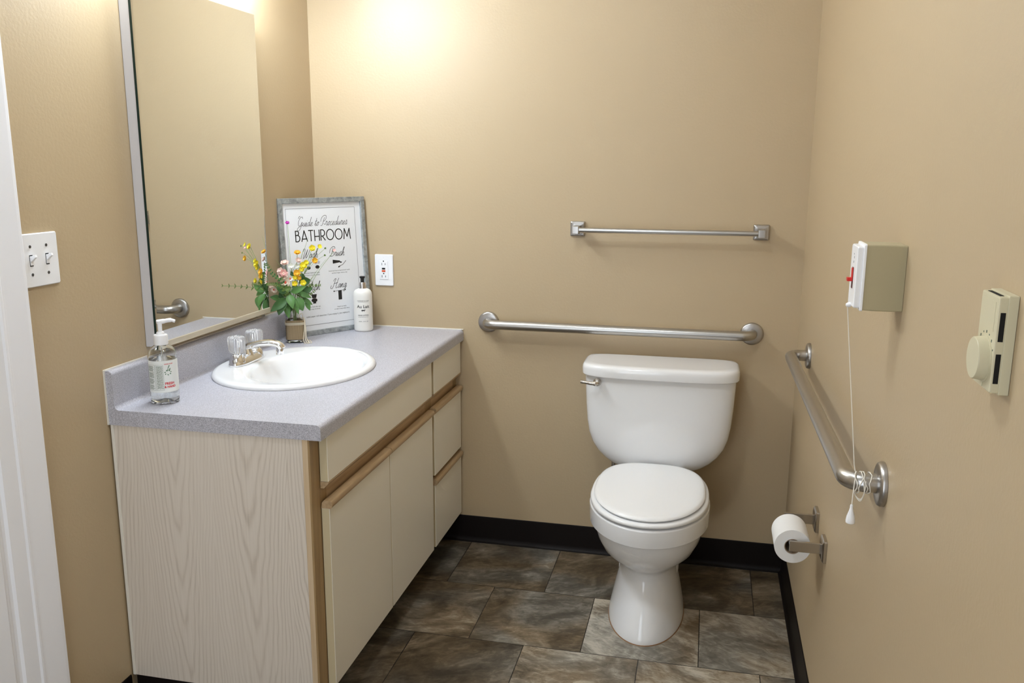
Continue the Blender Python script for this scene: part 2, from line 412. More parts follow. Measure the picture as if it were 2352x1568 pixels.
# ================================================================== THE ROOM
struct('floor', BX(-.1, W+.1, YF-.1, .1, -.1, 0), FLOOR, smooth=False)
struct('ceiling', BX(-.1, W+.1, YF-.1, .1, CH, CH+.1), CEILM, smooth=False)
struct('wall_back', BX(-.1, W+.1, 0, .1, 0, CH), WALL, smooth=False)
struct('wall_left', BX(-.1, 0, YF-.1, 0, 0, CH), WALL, smooth=False)
struct('wall_right', BX(W, W+.1, YF-.1, 0, 0, CH), WALL, smooth=False)
bm = BX(-.1, .35, YF-.1, YF, 0, CH); box(bm, .35, 1.45, YF-.1, YF, 2.08, CH); box(bm, 1.45, W+.1, YF-.1, YF, 0, CH)
struct('wall_front', bm, WALL, smooth=False)      # unseen; doorway gap behind the camera added to let bounced light out
def cove(p0, p1, nrm):
    """rubber cove base, 102 mm high, along p0-p1; nrm points into the room"""
    bm = bmesh.new(); prof = [(0, 0), (.014, 0), (.0135, .0025), (.008, .005), (.0045, .011), (.0035, .02), (.0032, .098), (.0015, .1016), (0, .1016)]
    p0 = Vector(p0); p1 = Vector(p1); n = Vector(nrm)
    v = [[bm.verts.new(p+n*a+Vector((0, 0, b))) for a, b in prof] for p in (p0, p1)]
    k = len(prof)
    for i in range(k): bm.faces.new((v[0][i], v[0][(i+1) % k], v[1][(i+1) % k], v[1][i]))
    bm.faces.new(v[0]); bm.faces.new(v[1][::-1]); return bm
struct('baseboard_back', cove((0, 0, 0), (W, 0, 0), (0, -1, 0)), RUBBER)
struct('baseboard_right', cove((W, YF, 0), (W, 0, 0), (-1, 0, 0)), RUBBER)
struct('baseboard_left', cove((0, -1.435, 0), (0, -LV-.002, 0), (1, 0, 0)), RUBBER)
# door casing on the left wall (moulded profile, extruded up)
cas = [(-1.437, 0), (-1.437, .0165), (-1.441, .0195), (-1.449, .020), (-1.500, .0165), (-1.506, .0165), (-1.510, .0185), (-1.515, .0185), (-1.519, .0150),
       (-1.556, .0125), (-1.561, .0075), (-1.568, .0062), (-1.573, .0085), (-1.579, .0085), (-1.583, .0115), (-1.66, .0105), (-1.664, .008), (-1.664, 0)]
struct('trim_1', prism(bmesh.new(), [(b, a) for a, b in cas], 'z', 0, 2.10), TRIM, smooth=False)

# ================================================================== VANITY CABINET
XF = .553; XT = .531        # front of the doors, front of the face frame
van = thing('vanity_cabinet', 'cream bathroom vanity cabinet with oak pull rails and pale woodgrain side', 'cabinet', (.27, -.6, .1))
side = obj('side_panel', BX(.012, .512, -LV+.004, -LV+.020, .1, H-.0385), PANEL, van, smooth=False, label='pale woodgrain side panel')
obj('edge_band', BX(.512, .5265, -LV+.003, -LV+.022, .1, H-.0385, bev=.0015), OAKL, van, label='light oak vertical edge strip')
obj('caulk_line', BX(.0045, .0122, -LV+.002, -LV+.012, .1, H-.0385, bev=.001), CAULK, van)
for y0, y1 in ((-LV+.0035, -1.125), (-.36, -.30), (-.04, -.002)): obj('frame_stile', BX(XT-.018, XT, y0, y1, .1, H-.0385, bev=.0012), OAKZ, van)
for y0, y1 in ((-1.125, -.36), (-.30, -.04)):
    for z0, z1 in ((H-.075, H-.0385), (.585, .675), (.335, .40), (.1, .14)): obj('frame_rail', BX(XT-.018, XT-.0003, y0+.0001, y1-.0001, z0, z1), OAKY, van)
obj('end_panel', BX(.012, XT-.02, -.018, -.002, .1, H-.0385), PANEL, van)
obj('cabinet_floor', BX(.012, XT-.021, -LV+.022, -.02, .1, .115), PANEL, van)
obj('toe_kick', BX(.46, .468, -LV+.009, -.004, 0, .0995), RUBBER, van, label='black rubber toe kick')
obj('toe_kick', BX(.0145, .47, -LV+.0035, -LV+.0085, .0, .0995), RUBBER, van)
def front(name, y0, y1, z0, z1, label=None):
    p = obj(name, BX(XT+.001, XF, y0, y1, z0, z1, bev=.0012), CREAM, van, label=label)
    for a, b in ((y0-.0009, y0+.0002), (y1-.0002, y1+.0009)): obj('edge_banding', BX(XT+.002, XF-.0012, a, b, z0+.0012, z1-.001), CREAME, p, smooth=False)
    return p
def lip(par, y0, y1, z):                              # rounded oak pull rail on a door or drawer top
    pr = [(XT+.001, z), (XF+.001, z)]+[(XF+.001+.007*math.sin(a), z+.010-.010*math.cos(a)) for a in [PI*k/8 for k in range(1, 8)]]+[(XF-.001, z+.020), (XT+.008, z+.020), (XT+.003, z+.014)]
    obj('pull_rail', prism(bmesh.new(), pr, 'y', y0-.0009, y1+.0009), OAKY, par, angle=50)
def chamfer(par, y0, y1, z):                          # oak strip under the upper fronts
    pr = [(XT+.001, z), (XF, z), (XF, z-.004), (XT+.010, z-.017), (XT+.001, z-.017)]
    obj('finger_rail', prism(bmesh.new(), pr, 'y', y0-.0009, y1+.0009), OAKY, par)
YD = (-1.158, -.7515, -.7460, -.352, -.330, -.012)
p = front('false_drawer_front', YD[0], YD[3], .660, .7775); chamfer(p, YD[0], YD[3], .660)
p = front('drawer', YD[4], YD[5], .660, .7775, 'shallow top drawer beside the back wall'); chamfer(p, YD[4], YD[5], .660)
p = front('door', YD[0], YD[1], .118, .592, 'left door of the vanity, nearest the woodgrain side'); lip(p, YD[0], YD[1], .592)
p = front('door', YD[2], YD[3], .118, .592, 'right door of the vanity, beside the drawers'); lip(p, YD[2], YD[3], .592)
p = front('drawer', YD[4], YD[5], .376, .592, 'middle drawer'); lip(p, YD[4], YD[5], .592)
p = front('drawer', YD[4], YD[5], .118, .341, 'bottom drawer'); lip(p, YD[4], YD[5], .341)

# ================================================================== COUNTERTOP with integral backsplash
SX, SY, SA, SB = .250, -.700, .225, .262             # sink centre, half size in x and in y
ct = thing('countertop', 'grey speckled laminate countertop on the vanity, with a curved backsplash', 'countertop', (.28, -.6, H-.038))
arc = lambda cx, cz, r, a, b, n=6: [(cx+r*math.cos(math.radians(a+(b-a)*k/n)), cz+r*math.sin(math.radians(a+(b-a)*k/n))) for k in range(n+1)]
prof = [(.0005, H-.038), (.562, H-.038)]+arc(.549, H-.013, .013, 0, 90)+[(.020, H), (.0005, H)]
bm = prism(bmesh.new(), prof, 'y', -LV, -.0005)
slab = obj('counter_slab', bm, LAM, ct, angle=25)
cut = obj('cut', lathe(bmesh.new(), [(1, -.1), (1, .1)], (SX, SY, H), seg=64), LAM); 
me = cut.data
for v in me.vertices: v.co.x = SX+(v.co.x-SX)*(SA-.018); v.co.y = SY+(v.co.y-SY)*(SB-.018)
md = slab.modifiers.new('b', 'BOOLEAN'); md.object = cut; md.operation = 'DIFFERENCE'; md.solver = 'EXACT'
dg = bpy.context.evaluated_depsgraph_get(); nm = bpy.data.meshes.new_from_object(slab.evaluated_get(dg))
slab.modifiers.clear(); slab.data = nm; wn = slab.modifiers.new('weighted_normals', 'WEIGHTED_NORMAL'); wn.keep_sharp = True; bpy.data.objects.remove(cut)
bs = [(.0005, H), (.034, H)]+[(.034-.012*math.sin(a), H+.012-.012*math.cos(a)) for a in [PI/2*k/5 for k in range(1, 6)]]+arc(.012, H+.087, .010, 0, 90)+[(.0005, H+.097)]
obj('backsplash', prism(bmesh.new(), bs, 'y', -LV, -.0005), LAM, ct, angle=25)
b = BX(.0004, .005, -LV, -.001, H+.0968, H+.0995); box(b, .034, .562, -.004, -.0004, H, H+.003); box(b, 0.0002, .004, -LV-.0025, -LV+.001, H-.038, H+.099)
obj('caulk_bead', b, CAULK, ct, label='cream caulk bead along the walls')

# ================================================================== SINK
sk = thing('bathroom_sink', 'white oval drop-in basin set in the grey countertop', 'sink', (SX, SY, H))
def ell(cx, cy, z, a, b, k=72): return [Vector((cx+a*math.cos(2*PI*i/k), cy+b*math.sin(2*PI*i/k), z)) for i in range(k)]
IX, IY, IA, IB = SX+.040, SY+.004, .150, .205
R = [ell(SX, SY, H-.004, SA-.022, SB-.022), ell(SX, SY, H+.0005, SA-.004, SB-.004), ell(SX, SY, H+.0005, SA, SB), ell(SX, SY, H+.006, SA+.001, SB+.001), ell(SX, SY, H+.0115, SA-.004, SB-.004), ell(SX, SY, H+.0135, SA-.012, SB-.012),
     ell(SX+.004, SY, H+.0125, SA-.024, SB-.024), ell(IX-.004, IY, H+.0115, IA+.020, IB+.016), ell(IX, IY, H+.009, IA+.008, IB+.006), ell(IX, IY, H+.002, IA, IB), ell(IX, IY, H-.015, IA-.008, IB-.010),
     ell(IX, IY, H-.05, IA-.020, IB-.028), ell(IX-.003, IY, H-.09, IA-.038, IB-.055), ell(IX-.006, IY, H-.12, IA-.065, IB-.10), ell(IX-.01, IY, H-.137, IA-.10, IB-.15), ell(IX-.01, IY, H-.142, .028, .028), ell(IX-.01, IY, H-.150, .020, .020)]
out = [ell(IX-.01, IY, H-.165, .03, .03), ell(IX-.006, IY, H-.145, IA-.06, IB-.09), ell(IX, IY, H-.06, IA-.006, IB-.012), ell(IX, IY, H-.02, IA+.004, IB)]
obj('basin', loft(bmesh.new(), out[::1]+R, True), PORC, sk, angle=60)
obj('drain_ring', LA([(.0, .0), (.021, 0), (.0225, .002), (.020, .0035), (.013, .002), (.012, -.004), (0, -.004)], (IX-.01, IY, H-.1425)), CHROME, sk)

# ================================================================== FAUCET
FX, FY, FZ = .088, -.695, H+.0125
fa = thing('faucet', 'chrome centerset faucet with two clear fluted knobs on the white sink', 'faucet', (FX, FY, FZ))
rings = []
for z, a, b in ((0, .028, .080), (.004, .0285, .081), (.012, .026, .078), (.020, .021, .073), (.024, .016, .068)):
    rings.append([Vector((FX+p.x, FY+p.y, FZ+z)) for p in sell(0, 0, 0, a, b, 2.6, 48)])
bm = loft(bmesh.new(), rings)
for s in (-1, 1): lathe(bm, [(.024, .010), (.022, .022), (.017, .030), (.012, .034)], (FX, FY+s*.0515, FZ), seg=28)
lathe(bm, [(.026, .006), (.022, .022), (.016, .036), (.012, .045)], (FX, FY, FZ), seg=28)
obj('base_plate', bm, CHROME, fa)
path = smooth_path([(FX-.018, FY, FZ+.034), (FX+.01, FY, FZ+.046), (FX+.05, FY, FZ+.057), (FX+.085, FY, FZ+.060), (FX+.108, FY, FZ+.055), (FX+.118, FY, FZ+.044)], 6)
bm = bmesh.new(); rg = []
for i, q in enumerate(path):
    t = i/(len(path)-1); ww = .0175-.0055*t+.002*math.sin(t*PI); hh = .010 if t > .1 else .006+.04*t
    d = (path[min(i+1, len(path)-1)]-path[max(i-1, 0)]).normalized(); up = Vector((0, 1, 0)).cross(d)*-1
    rg.append([q+Vector((0, 1, 0))*ww*math.cos(2*PI*k/20)+up*hh*math.sin(2*PI*k/20) for k in range(20)])
sp = obj('spout', loft(bm, rg), CHROME, fa)
obj('aerator', LA([(.0095, -.014), (.0115, -.013), (.0115, .0), (.0105, .006)], (FX+.110, FY, FZ+.040)), CHROME, sp)
lr = TU([(FX-.02, FY, FZ+.03), (FX-.022, FY, FZ+.055)], .0028, seg=10); lathe(lr, [(.003, 0), (.0058, .003), (.0058, .008), (.003, .011)], (FX-.022, FY, FZ+.053), seg=16)
obj('lift_rod', lr, CHROME, fa)
for s, nm in ((-1, 'knob nearest the camera'), (1, 'knob nearest the flower jar')):
    kc = Vector((FX, FY+s*.0515, FZ+.034)); bm = bmesh.new(); rings = []
    for r, z, fl in ((.013, 0, .0), (.019, .003, .06), (.0235, .010, .07), (.0255, .026, .07), (.0262, .040, .07), (.0250, .047, .07), (.0215, .051, .05), (.0150, .0515, 0), (.0130, .0485, 0)):
        rings.append([kc+Vector(((r*(1+fl*(.5+.5*math.cos(16*a))-fl))*math.cos(a), (r*(1+fl*(.5+.5*math.cos(16*a))-fl))*math.sin(a), z)) for a in [2*PI*k/96 for k in range(96)]])
    kn = obj('knob', loft(bm, rings), ACRYL, fa, angle=60, label='clear fluted acrylic '+nm)
    obj('knob_insert', LA([(.005, .002), (.006, .004), (.0045, .040), (.009, .0465), (.0095, .0480), (0, .0480)], kc, seg=24), CHROME, kn)

# ================================================================== MIRROR CABINET on the left wall
MY0, MY1, MZ0, MZ1, MX = -1.040, -.445, .935, 1.848, .036
mc = thing('mirror_cabinet', 'tall rectangular mirror with slanted edges and a white side, above the vanity', 'mirror', (0, (MY0+MY1)/2, MZ0))
obj('cabinet_body', BX(.0005, MX-.0062, MY0+.001, MY1-.003, MZ0+.004, MZ1-.004, bev=.002), mat('pale_grey_side', (.60, .585, .60), .4), mc)
obj('backing_board', BX(MX-.006, MX-.0021, MY0+.0022, MY1-.0005, MZ0+.0005, MZ1-.0005), mat('grey_mirror_backing', (.30, .30, .28), .5), mc)
obj('glass_edge', BX(MX-.007, MX-.0004, MY0-.0002, MY0+.002, MZ0, MZ1), GEDGE, mc, smooth=False, label='dark green glass edge')
obj('bottom_channel', BX(MX-.008, MX+.0035, MY0+.001, MY1-.0, MZ0-.001, MZ0+.0145, bev=.0015), mat('beige_metal_channel', (.55, .49, .38), .3, .2), mc, label='beige channel under the glass')
bm = bmesh.new(); bv = .006
o4 = [(MY0, MZ0), (MY1, MZ0), (MY1, MZ1), (MY0, MZ1)]; i4 = [(MY0+bv, MZ0+bv), (MY1-bv, MZ0+bv), (MY1-bv, MZ1-bv), (MY0+bv, MZ1-bv)]
vo = [bm.verts.new((MX-.0004, *q)) for q in o4]; vi = [bm.verts.new((MX, *q)) for q in i4]; vb = [bm.verts.new((MX-.002, *q)) for q in o4]
bm.faces.new(vi); bm.faces.new(vb[::-1])
for i in range(4):
    bm.faces.new((vo[i], vo[(i+1) % 4], vi[(i+1) % 4], vi[i])); bm.faces.new((vb[i], vb[(i+1) % 4], vo[(i+1) % 4], vo[i]))
obj('mirror_glass', bm, MIRROR, mc, smooth=False)
for y in (MY0+.03, MY1-.06): obj('mirror_clip', BX(.0005, MX+.003, y, y+.025, MZ0-.010, MZ0-.0005, bev=.001), CLEARP, mc)

# ================================================================== SOAP BOTTLE
bx, by = .095, -1.110
sb = thing('soap_bottle', 'clear hand soap bottle with white pump and green printed label, standing by the backsplash', 'bottle', (bx, by, H))
prof = [(.0, .004), (.016, .0035), (.030, .0), (.0335, .003), (.0345, .010), (.0345, .118), (.0325, .130), (.0265, .140), (.018, .146), (.0135, .149), (.0135, .156)]
inner = [(.0122, .156), (.0122, .1495), (.017, .1447), (.0255, .1387), (.0312, .1293), (.0332, .118), (.0332, .011), (.031, .006), (.016, .009), (.0, .012)]
obj('bottle', LA(prof+inner, (bx, by, H), seg=48), CLEARP, sb)
obj('liquid_soap', LA([(.0, .0121), (.016, .0091), (.0305, .0062), (.0331, .0112), (.0331, .112), (.0, .112)], (bx, by, H), seg=48), LIQUID, sb)
cl = obj('pump_collar', LA([(.0165, .148), (.0172, .150), (.0170, .170), (.0155, .173), (.010, .174), (.009, .179), (.0055, .181)], (bx, by, H), seg=36), WPLAS, sb)
pb = LA([(.0050, .178), (.0055, .200), (.0075, .2035), (.0075, .2075), (.0, .2085)], (bx, by, H), seg=24)
tube(pb, smooth_path([(bx-.006, by, H+.204), (bx+.010, by+.003, H+.2065), (bx+.026, by+.008, H+.209), (bx+.036, by+.011, H+.206)], 5), [.006]*6+[.0052]*5+[.004]*5, seg=14)
obj('pump_head', pb, WPLAS, sb)
obj('dip_tube', TU([(bx, by, H+.146), (bx, by+.002, H+.08), (bx+.006, by+.004, H+.014)], .0022, seg=10), CLEARP, sb)
def cylmap(cx, cy, z0, r, a0):
    """u (metres round the surface, from angle a0), v up -> point on the cylinder"""
    return lambda u, v: (cx+r*math.cos(a0+u/r), cy+r*math.sin(a0+u/r), z0+v)
def cylpatch(cx, cy, z0, r, a0, a1, z1, n=40):
    bm = bmesh.new(); p = [(bm.verts.new((cx+r*math.cos(a0+(a1-a0)*k/n), cy+r*math.sin(a0+(a1-a0)*k/n), z0)), bm.verts.new((cx+r*math.cos(a0+(a1-a0)*k/n), cy+r*math.sin(a0+(a1-a0)*k/n), z1))) for k in range(n+1)]
    for a, b in zip(p, p[1:]): bm.faces.new((a[0], b[0], b[1], a[1]))
    return bm
A0 = math.radians(-128)
lb = obj('label', cylpatch(bx, by, H+.032, .0349, A0, A0+3.75, H+.112), LABELT, sb, label='white label with green and red print')
cm = cylmap(bx, by, H+.032, .0352, A0)
bm = bmesh.new()
def frame2(bm, x0, x1, y0, y1, fn, t, mi=0, n=6):
    for a, b in (((x0, y0), (x1, y0)), ((x1, y0), (x1, y1)), ((x1, y1), (x0, y1)), ((x0, y1), (x0, y0))):
        add_polys(bm, ribbon([(a[0]+(b[0]-a[0])*k/n, a[1]+(b[1]-a[1])*k/n) for k in range(n+1)], t), fn, mi=mi)
frame2(bm, .003, .0240, .006, .070, cm, .0004)
frame2(bm, .026, .0445, .006, .070, cm, .0004)
for k in range(26):
    y = .0665-k*.0023
    if k % 7 == 6: continue
    n = 5; e = .020-random.random()*.005
    add_polys(bm, ribbon([(.0045+(e-.0045+.002)*q/n, y) for q in range(n+1)], .0010), cm)
for k in range(12):
    x = .0285+k*.00128
    yy = .0675
    while yy > .010:
        ln = random.uniform(.003, .008); add_polys(bm, ribbon([(x, yy), (x, max(yy-ln, .009))], .0006), cm); yy -= ln+.0012
obj('fine_print', bm, INKO, lb, smooth=False)
bm = bmesh.new()
script(bm, 'le', .058, .055, .014, cm, .0009, sx=1.3)
for k in range(7):
    a = k*.9; add_polys(bm, ribbon([(.056+.006*math.cos(a), .050+.004*math.sin(a)), (.056+.009*math.cos(a+.3), .050+.007*math.sin(a+.3))], .0020), cm)
obj('leaf_emblem', bm, INKGR, lb, smooth=False)
bm = bmesh.new()
add_polys(bm, font_polys('FRESH', .0085, bold=.0003), cm, .0585, .0195)
obj('red_lettering', bm, INKR, lb, smooth=False); bm = bmesh.new()
add_polys(bm, font_polys('& HAND', .0075, bold=.0003), cm, .0595, .0115)
obj('red_lettering', bm, INKR, lb, smooth=False); bm = bmesh.new()
add_polys(bm, font_polys('HAND SOAP', .0038, bold=.0001), cm, .0585, .0705)
obj('red_lettering', bm, INKR, lb, smooth=False)

# ================================================================== LOTION BOTTLE
lx, ly = .216, -.098
lo = thing('lotion_bottle', 'white lotion bottle with black and silver pump, in front of the framed sign', 'bottle', (lx, ly, H))
obj('bottle', LA([(0, .002), (.029, 0), (.0325, .003), (.0335, .008), (.0335, .128), (.032, .139), (.027, .147), (.018, .152), (.012, .1535)], (lx, ly, H), seg=48), LOTION, lo)
obj('silver_collar', LA([(.0125, .152), (.0128, .153), (.0128, .173), (.0115, .175)], (lx, ly, H), seg=32), mat('silver_collar', (.75, .72, .72), .22, 1), lo)
pb = LA([(.0062, .174), (.0066, .176), (.0066, .188), (.0092, .191), (.0102, .1935), (.0095, .196), (0, .197)], (lx, ly, H), seg=28)
tube(pb, smooth_path([(lx, ly, H+.1925), (lx-.008, ly+.011, H+.1928), (lx-.0115, ly+.018, H+.1905), (lx-.012, ly+.019, H+.186)], 4), .0033, seg=12)
obj('pump_head', pb, BLACK, lo)
va = math.atan2(CAM.y-ly, CAM.x-lx)
lm = cylmap(lx, ly, H, .0338, va)
bm = bmesh.new()
def ctext(s, size, y, fn=lm, **k): add_polys(bm, font_polys(s, size, **k), fn, 0, y)
ctext('COMFORT & CARE', .0052, .1105)
add_polys(bm, ribbon([(-.019+.038*k/10, .1085) for k in range(11)], .0006), lm)
ctext('Au Lait', .0155, .0865, bold=.0002)
ctext('HAND LOTION', .0056, .0585, bold=.0001); ctext('LOTION POUR LES MAINS', .0032, .0530)
ctext('300ML  10 FL OZ', .0048, .0365)
# little cow emblem
cow = [(-.006, .0765), (-.007, .0790), (-.0045, .0800), (.004, .0800), (.0055, .0815), (.0080, .0800), (.0078, .0785), (.0055, .0780), (.0045, .0765), (.0045, .0728), (.0034, .0728), (.0032, .0762), (-.0032, .0762), (-.0034, .0728), (-.0046, .0728), (-.0048, .0762)]
bv_ = [bm.verts.new(lm(*q)) for q in cow]; bm.faces.new(bv_)
obj('lettering', bm, INK, lo, smooth=False, label='black print and a small cow emblem')

# ================================================================== FRAMED SIGN
A = Vector((.0298, -.3141, H+.0005)); Bq = Vector((.2210, -.0284, H+.0005)); FWd = (Bq-A).length; FHt = .4745
e1 = (Bq-A).normalized(); nn = Vector((e1.y, -e1.x, 0)); th = .0631
e2 = Vector((0, 0, 1))*math.cos(th)-nn*math.sin(th); e3 = e1.cross(e2)
def fr(u, v, d=0): return A+e1*(u*FWd)+e2*(v*FHt)+e3*d
sg = thing('framed_sign', 'framed bathroom guide poster in a galvanised metal frame leaning in the corner', 'sign', tuple((A+Bq)/2))
fwid = .0165/FWd; fhid = .0175/FHt
bm = bmesh.new()
def ringf(u0, v0, d): return [fr(u0, v0, d), fr(1-u0, v0, d), fr(1-u0, 1-v0, d), fr(u0, 1-v0, d)]
RG = [ringf(0, 0, -.016), ringf(0, 0, -.001), ringf(.003, .002, 0), ringf(fwid-.004, fhid-.003, 0), ringf(fwid, fhid, -.001), ringf(fwid, fhid, -.010), ringf(fwid, fhid, -.016)]
vs = [[bm.verts.new(q) for q in r] for r in RG]
for i in range(len(RG)):
    a, b = vs[i], vs[(i+1) % len(RG)]
    for j in range(4): bm.faces.new((a[j], a[(j+1) % 4], b[(j+1) % 4], b[j]))
obj('frame', bm, ZINC, sg, smooth=False)
bm = bmesh.new(); c8 = ringf(fwid-.001, fhid-.001, -.008)+ringf(fwid-.001, fhid-.001, -.012)
v8 = [bm.verts.new(q) for q in c8]
bm.faces.new(v8[:4]); bm.faces.new(v8[4:][::-1])
for j in range(4): bm.faces.new((v8[j], v8[(j+1) % 4], v8[4+(j+1) % 4], v8[4+j]))
pr_ = obj('poster', bm, PRINT, sg, smooth=False, label='white printed sheet')
fm = lambda x, y: fr(x/FWd, y/FHt, -.0077)           # metres on the sheet -> world
U = FWd; V = FHt
bm = bmesh.new()
def frame3(x0, x1, y0, y1, t):
    for a, b in (((x0, y0), (x1, y0)), ((x1, y0), (x1, y1)), ((x1, y1), (x0, y1)), ((x0, y1), (x0, y0))): add_polys(bm, ribbon([a, b], t), fm)
frame3(.088*U, .885*U, .075*V, .925*V, .0014)
obj('border_line', bm, INKG, pr_, smooth=False)
def flush(name, label=None):
    global bm
    obj(name, bm, INK, pr_, smooth=False, label=label); bm = bmesh.new()
bm = bmesh.new()
script(bm, 'Guide to Procedures', .495*U, .797*V, .0330, fm, .0013, sx=.98)
flush('script_title')
deco(bm, 'BATHROOM', .180*U, .815*U, .690*V, .0360, fm, .0036)
flush('capital_lettering')
script(bm, 'Wash', .325*U, .568*V, .0330, fm, .0015, sx=1.0)
flush('script_heading')
script(bm, 'Brush', .640*U, .568*V, .0315, fm, .0015, sx=1.0)
flush('script_heading')
script(bm, 'Flush', .325*U, .330*V, .0325, fm, .0015, sx=1.0)
flush('script_heading')
script(bm, 'Hang', .640*U, .330*V, .0335, fm, .0015, sx=1.0)
flush('script_heading')
def poly(pts): bm.faces.new([bm.verts.new(fm(x*U, y*V)) for x, y in pts])
def disc(cx, cy, rx, ry, n=18): poly([(cx+rx*math.cos(2*PI*k/n), cy+ry*math.sin(2*PI*k/n)) for k in range(n)])
# tube of paste and brush
poly([(.583, .541), (.583, .512), (.668, .518), (.672, .513), (.690, .514), (.690, .523), (.672, .524), (.668, .531)])
add_polys(bm, ribbon([(.655*U, .489*V), (.700*U, .499*V), (.742*U, .528*V)], .0017), fm); poly([(.640, .480), (.662, .482), (.672, .492), (.648, .490)])
flush('toothbrush_pictogram')
# washing hands
disc(.30, .495, .022, .012); disc(.40, .498, .024, .013)
for k in range(5):
    a = math.radians(55+k*18)
    for cx in (.30, .40): add_polys(bm, ribbon([((cx+.03*math.cos(a))*U, (.505+.018*math.sin(a))*V), ((cx+.055*math.cos(a))*U, (.505+.040*math.sin(a))*V)], .0015), fm)
flush('hands_pictogram')
# toilet
poly([(.305, .300), (.370, .300), (.360, .272), (.315, .272)]); disc(.338, .256, .034, .015); poly([(.322, .242), (.354, .242), (.356, .232), (.320, .232)])
flush('toilet_pictogram')
# towel on a rod
add_polys(bm, ribbon([(.575*U, .306*V), (.708*U, .310*V)], .0012), fm); disc(.575, .306, .008, .005); disc(.708, .310, .008, .005)
poly([(.624, .308), (.666, .309), (.664, .240), (.622, .239)])
flush('towel_pictogram')
bm = bmesh.new()
for cx, cy, s1, s2 in ((.33, .455, 'wash your hands with soap', 'and rinse in the sink, please'), (.655, .455, 'brush the front to back of each tooth', 'and the tongue, twice a day'),
                       (.33, .205, 'a good flush after use', 'is to keep the family'), (.655, .185, 'hang it up neatly', 'or take it away when done')):
    add_polys(bm, font_polys(s1, .0057), fm, cx*U, cy*V); add_polys(bm, font_polys(s2, .0057), fm, cx*U, (cy-.017)*V); flush('caption')
add_polys(bm, font_polys('toilet paper roll detection: if you empty it, you replace it', .0078, sx=.98), fm, .487*U, .133*V)
obj('small_print', bm, INK, pr_, smooth=False)

# ================================================================== JAR AND FLOWERS
jx, jy = .071, -.341
jr = thing('glass_jar', 'square glass jar wrapped in burlap and twine, holding the flowers', 'jar', (jx, jy, H))
def sq(z, s, n=4.0, k=40): return sell(jx, jy, H+z, s, s, n, k)
rot = Matrix.Rotation(math.radians(25), 3, 'Z')
def rr(ring): return [Vector((jx, jy, 0))+rot @ (q-Vector((jx, jy, 0))) for q in ring]
outp = [(.000, .024, 4), (.003, .028, 4), (.010, .0295, 4), (.075, .0295, 4), (.085, .027, 3.4), (.091, .0225, 2.6), (.095, .0215, 2), (.110, .0215, 2), (.111, .0205, 2)]
inp = [(.110, .0195, 2), (.094, .0195, 2), (.089, .0215, 2.6), (.083, .0252, 3.4), (.073, .0275, 4), (.012, .0275, 4), (.008, .024, 4)]
obj('jar_glass', loft(bmesh.new(), [rr(sq(z, s, n)) for z, s, n in outp+inp]), GLASS, jr)
obj('burlap_wrap', loft(bmesh.new(), [rr(sq(z, s, 4)) for z, s in ((.012, .0300), (.012, .0312), (.040, .0315), (.076, .0312), (.077, .0298))], closed=True), BURLAP, jr)
bm = bmesh.new()
for z in (.0625, .0655, .0685): 
    ring = rr(sq(z, .0325, 4)); tube(bm, ring+ring[:1], .0012, seg=8, cap=False)
ex, ey = jx+.034, jy-.004
for k, (dx, dy) in enumerate(((.006, -.008), (.010, -.014), (.014, -.010), (.004, -.016))):
    tube(bm, smooth_path([(ex-.004, ey, H+.075), (ex+.002, ey-.003, H+.085), (ex+.004+dx*.3, ey+dy*.5, H+.05), (ex+dx*.9, ey+dy, H+.018), (ex+dx*1.3+.004, ey+dy*1.3, H+.0022), (ex+dx*1.6+.008, ey+dy*1.1, H+.003), (ex+dx*1.2+.004, ey+dy*.6, H+.010)], 6), .0013, seg=8)
tube(bm, smooth_path([(ex-.006, ey, H+.078), (ex-.002, ey-.004, H+.098), (ex-.014, ey-.008, H+.090), (ex-.005, ey-.001, H+.078)], 6), .0012, seg=8)
obj('twine', bm, TWINE, jr, label='pale twine tied with loose ends')

MOUTH = Vector((jx, jy, H+.095))
def leafblade(bm, a, b, wd, droop=.01, fold=.25, side=None, n=9):
    a = Vector(a); b = Vector(b); d = b-a; ln = d.length
    sd = side or d.cross(CAM-(a+b)/2).normalized()
    nr = sd.cross(d).normalized()
    if nr.dot(CAM-a) < 0: nr = -nr
    rows = []
    for i in range(n+1):
        t = i/n; c = a+d*t+nr*(math.sin(t*PI)*droop)
        ww = wd*(math.sin(PI*min(1, t**.75))**.85)*.5 if 0 < t < 1 else .0002
        rows.append([c-sd*ww+nr*ww*fold, c-sd*ww*.5+nr*ww*fold*.35, c, c+sd*ww*.5+nr*ww*fold*.35, c+sd*ww+nr*ww*fold])
    v = [[bm.verts.new(q) for q in r] for r in rows]
    for i in range(n):
        for j in range(4): bm.faces.new((v[i][j], v[i][j+1], v[i+1][j+1], v[i+1][j]))
    v2 = [[bm.verts.new(q-nr*.0005) for q in r] for r in rows]
    for i in range(n):
        for j in range(4): bm.faces.new((v2[i][j], v2[i+1][j], v2[i+1][j+1], v2[i][j+1]))
def stem_to(bm, p, r=.0009, bend=.02):
    p = Vector(p); base = Vector((jx+random.uniform(-.006, .006), jy+random.uniform(-.006, .006), H+.03))
    m1 = Vector((MOUTH.x+(p.x-MOUTH.x)*.10, MOUTH.y+(p.y-MOUTH.y)*.10, H+.105)); m2 = m1.lerp(p, .5)+Vector((0, 0, bend))
    pts = smooth_path([base, m1, m2, p], 8); tube(bm, pts, r, seg=6); return pts
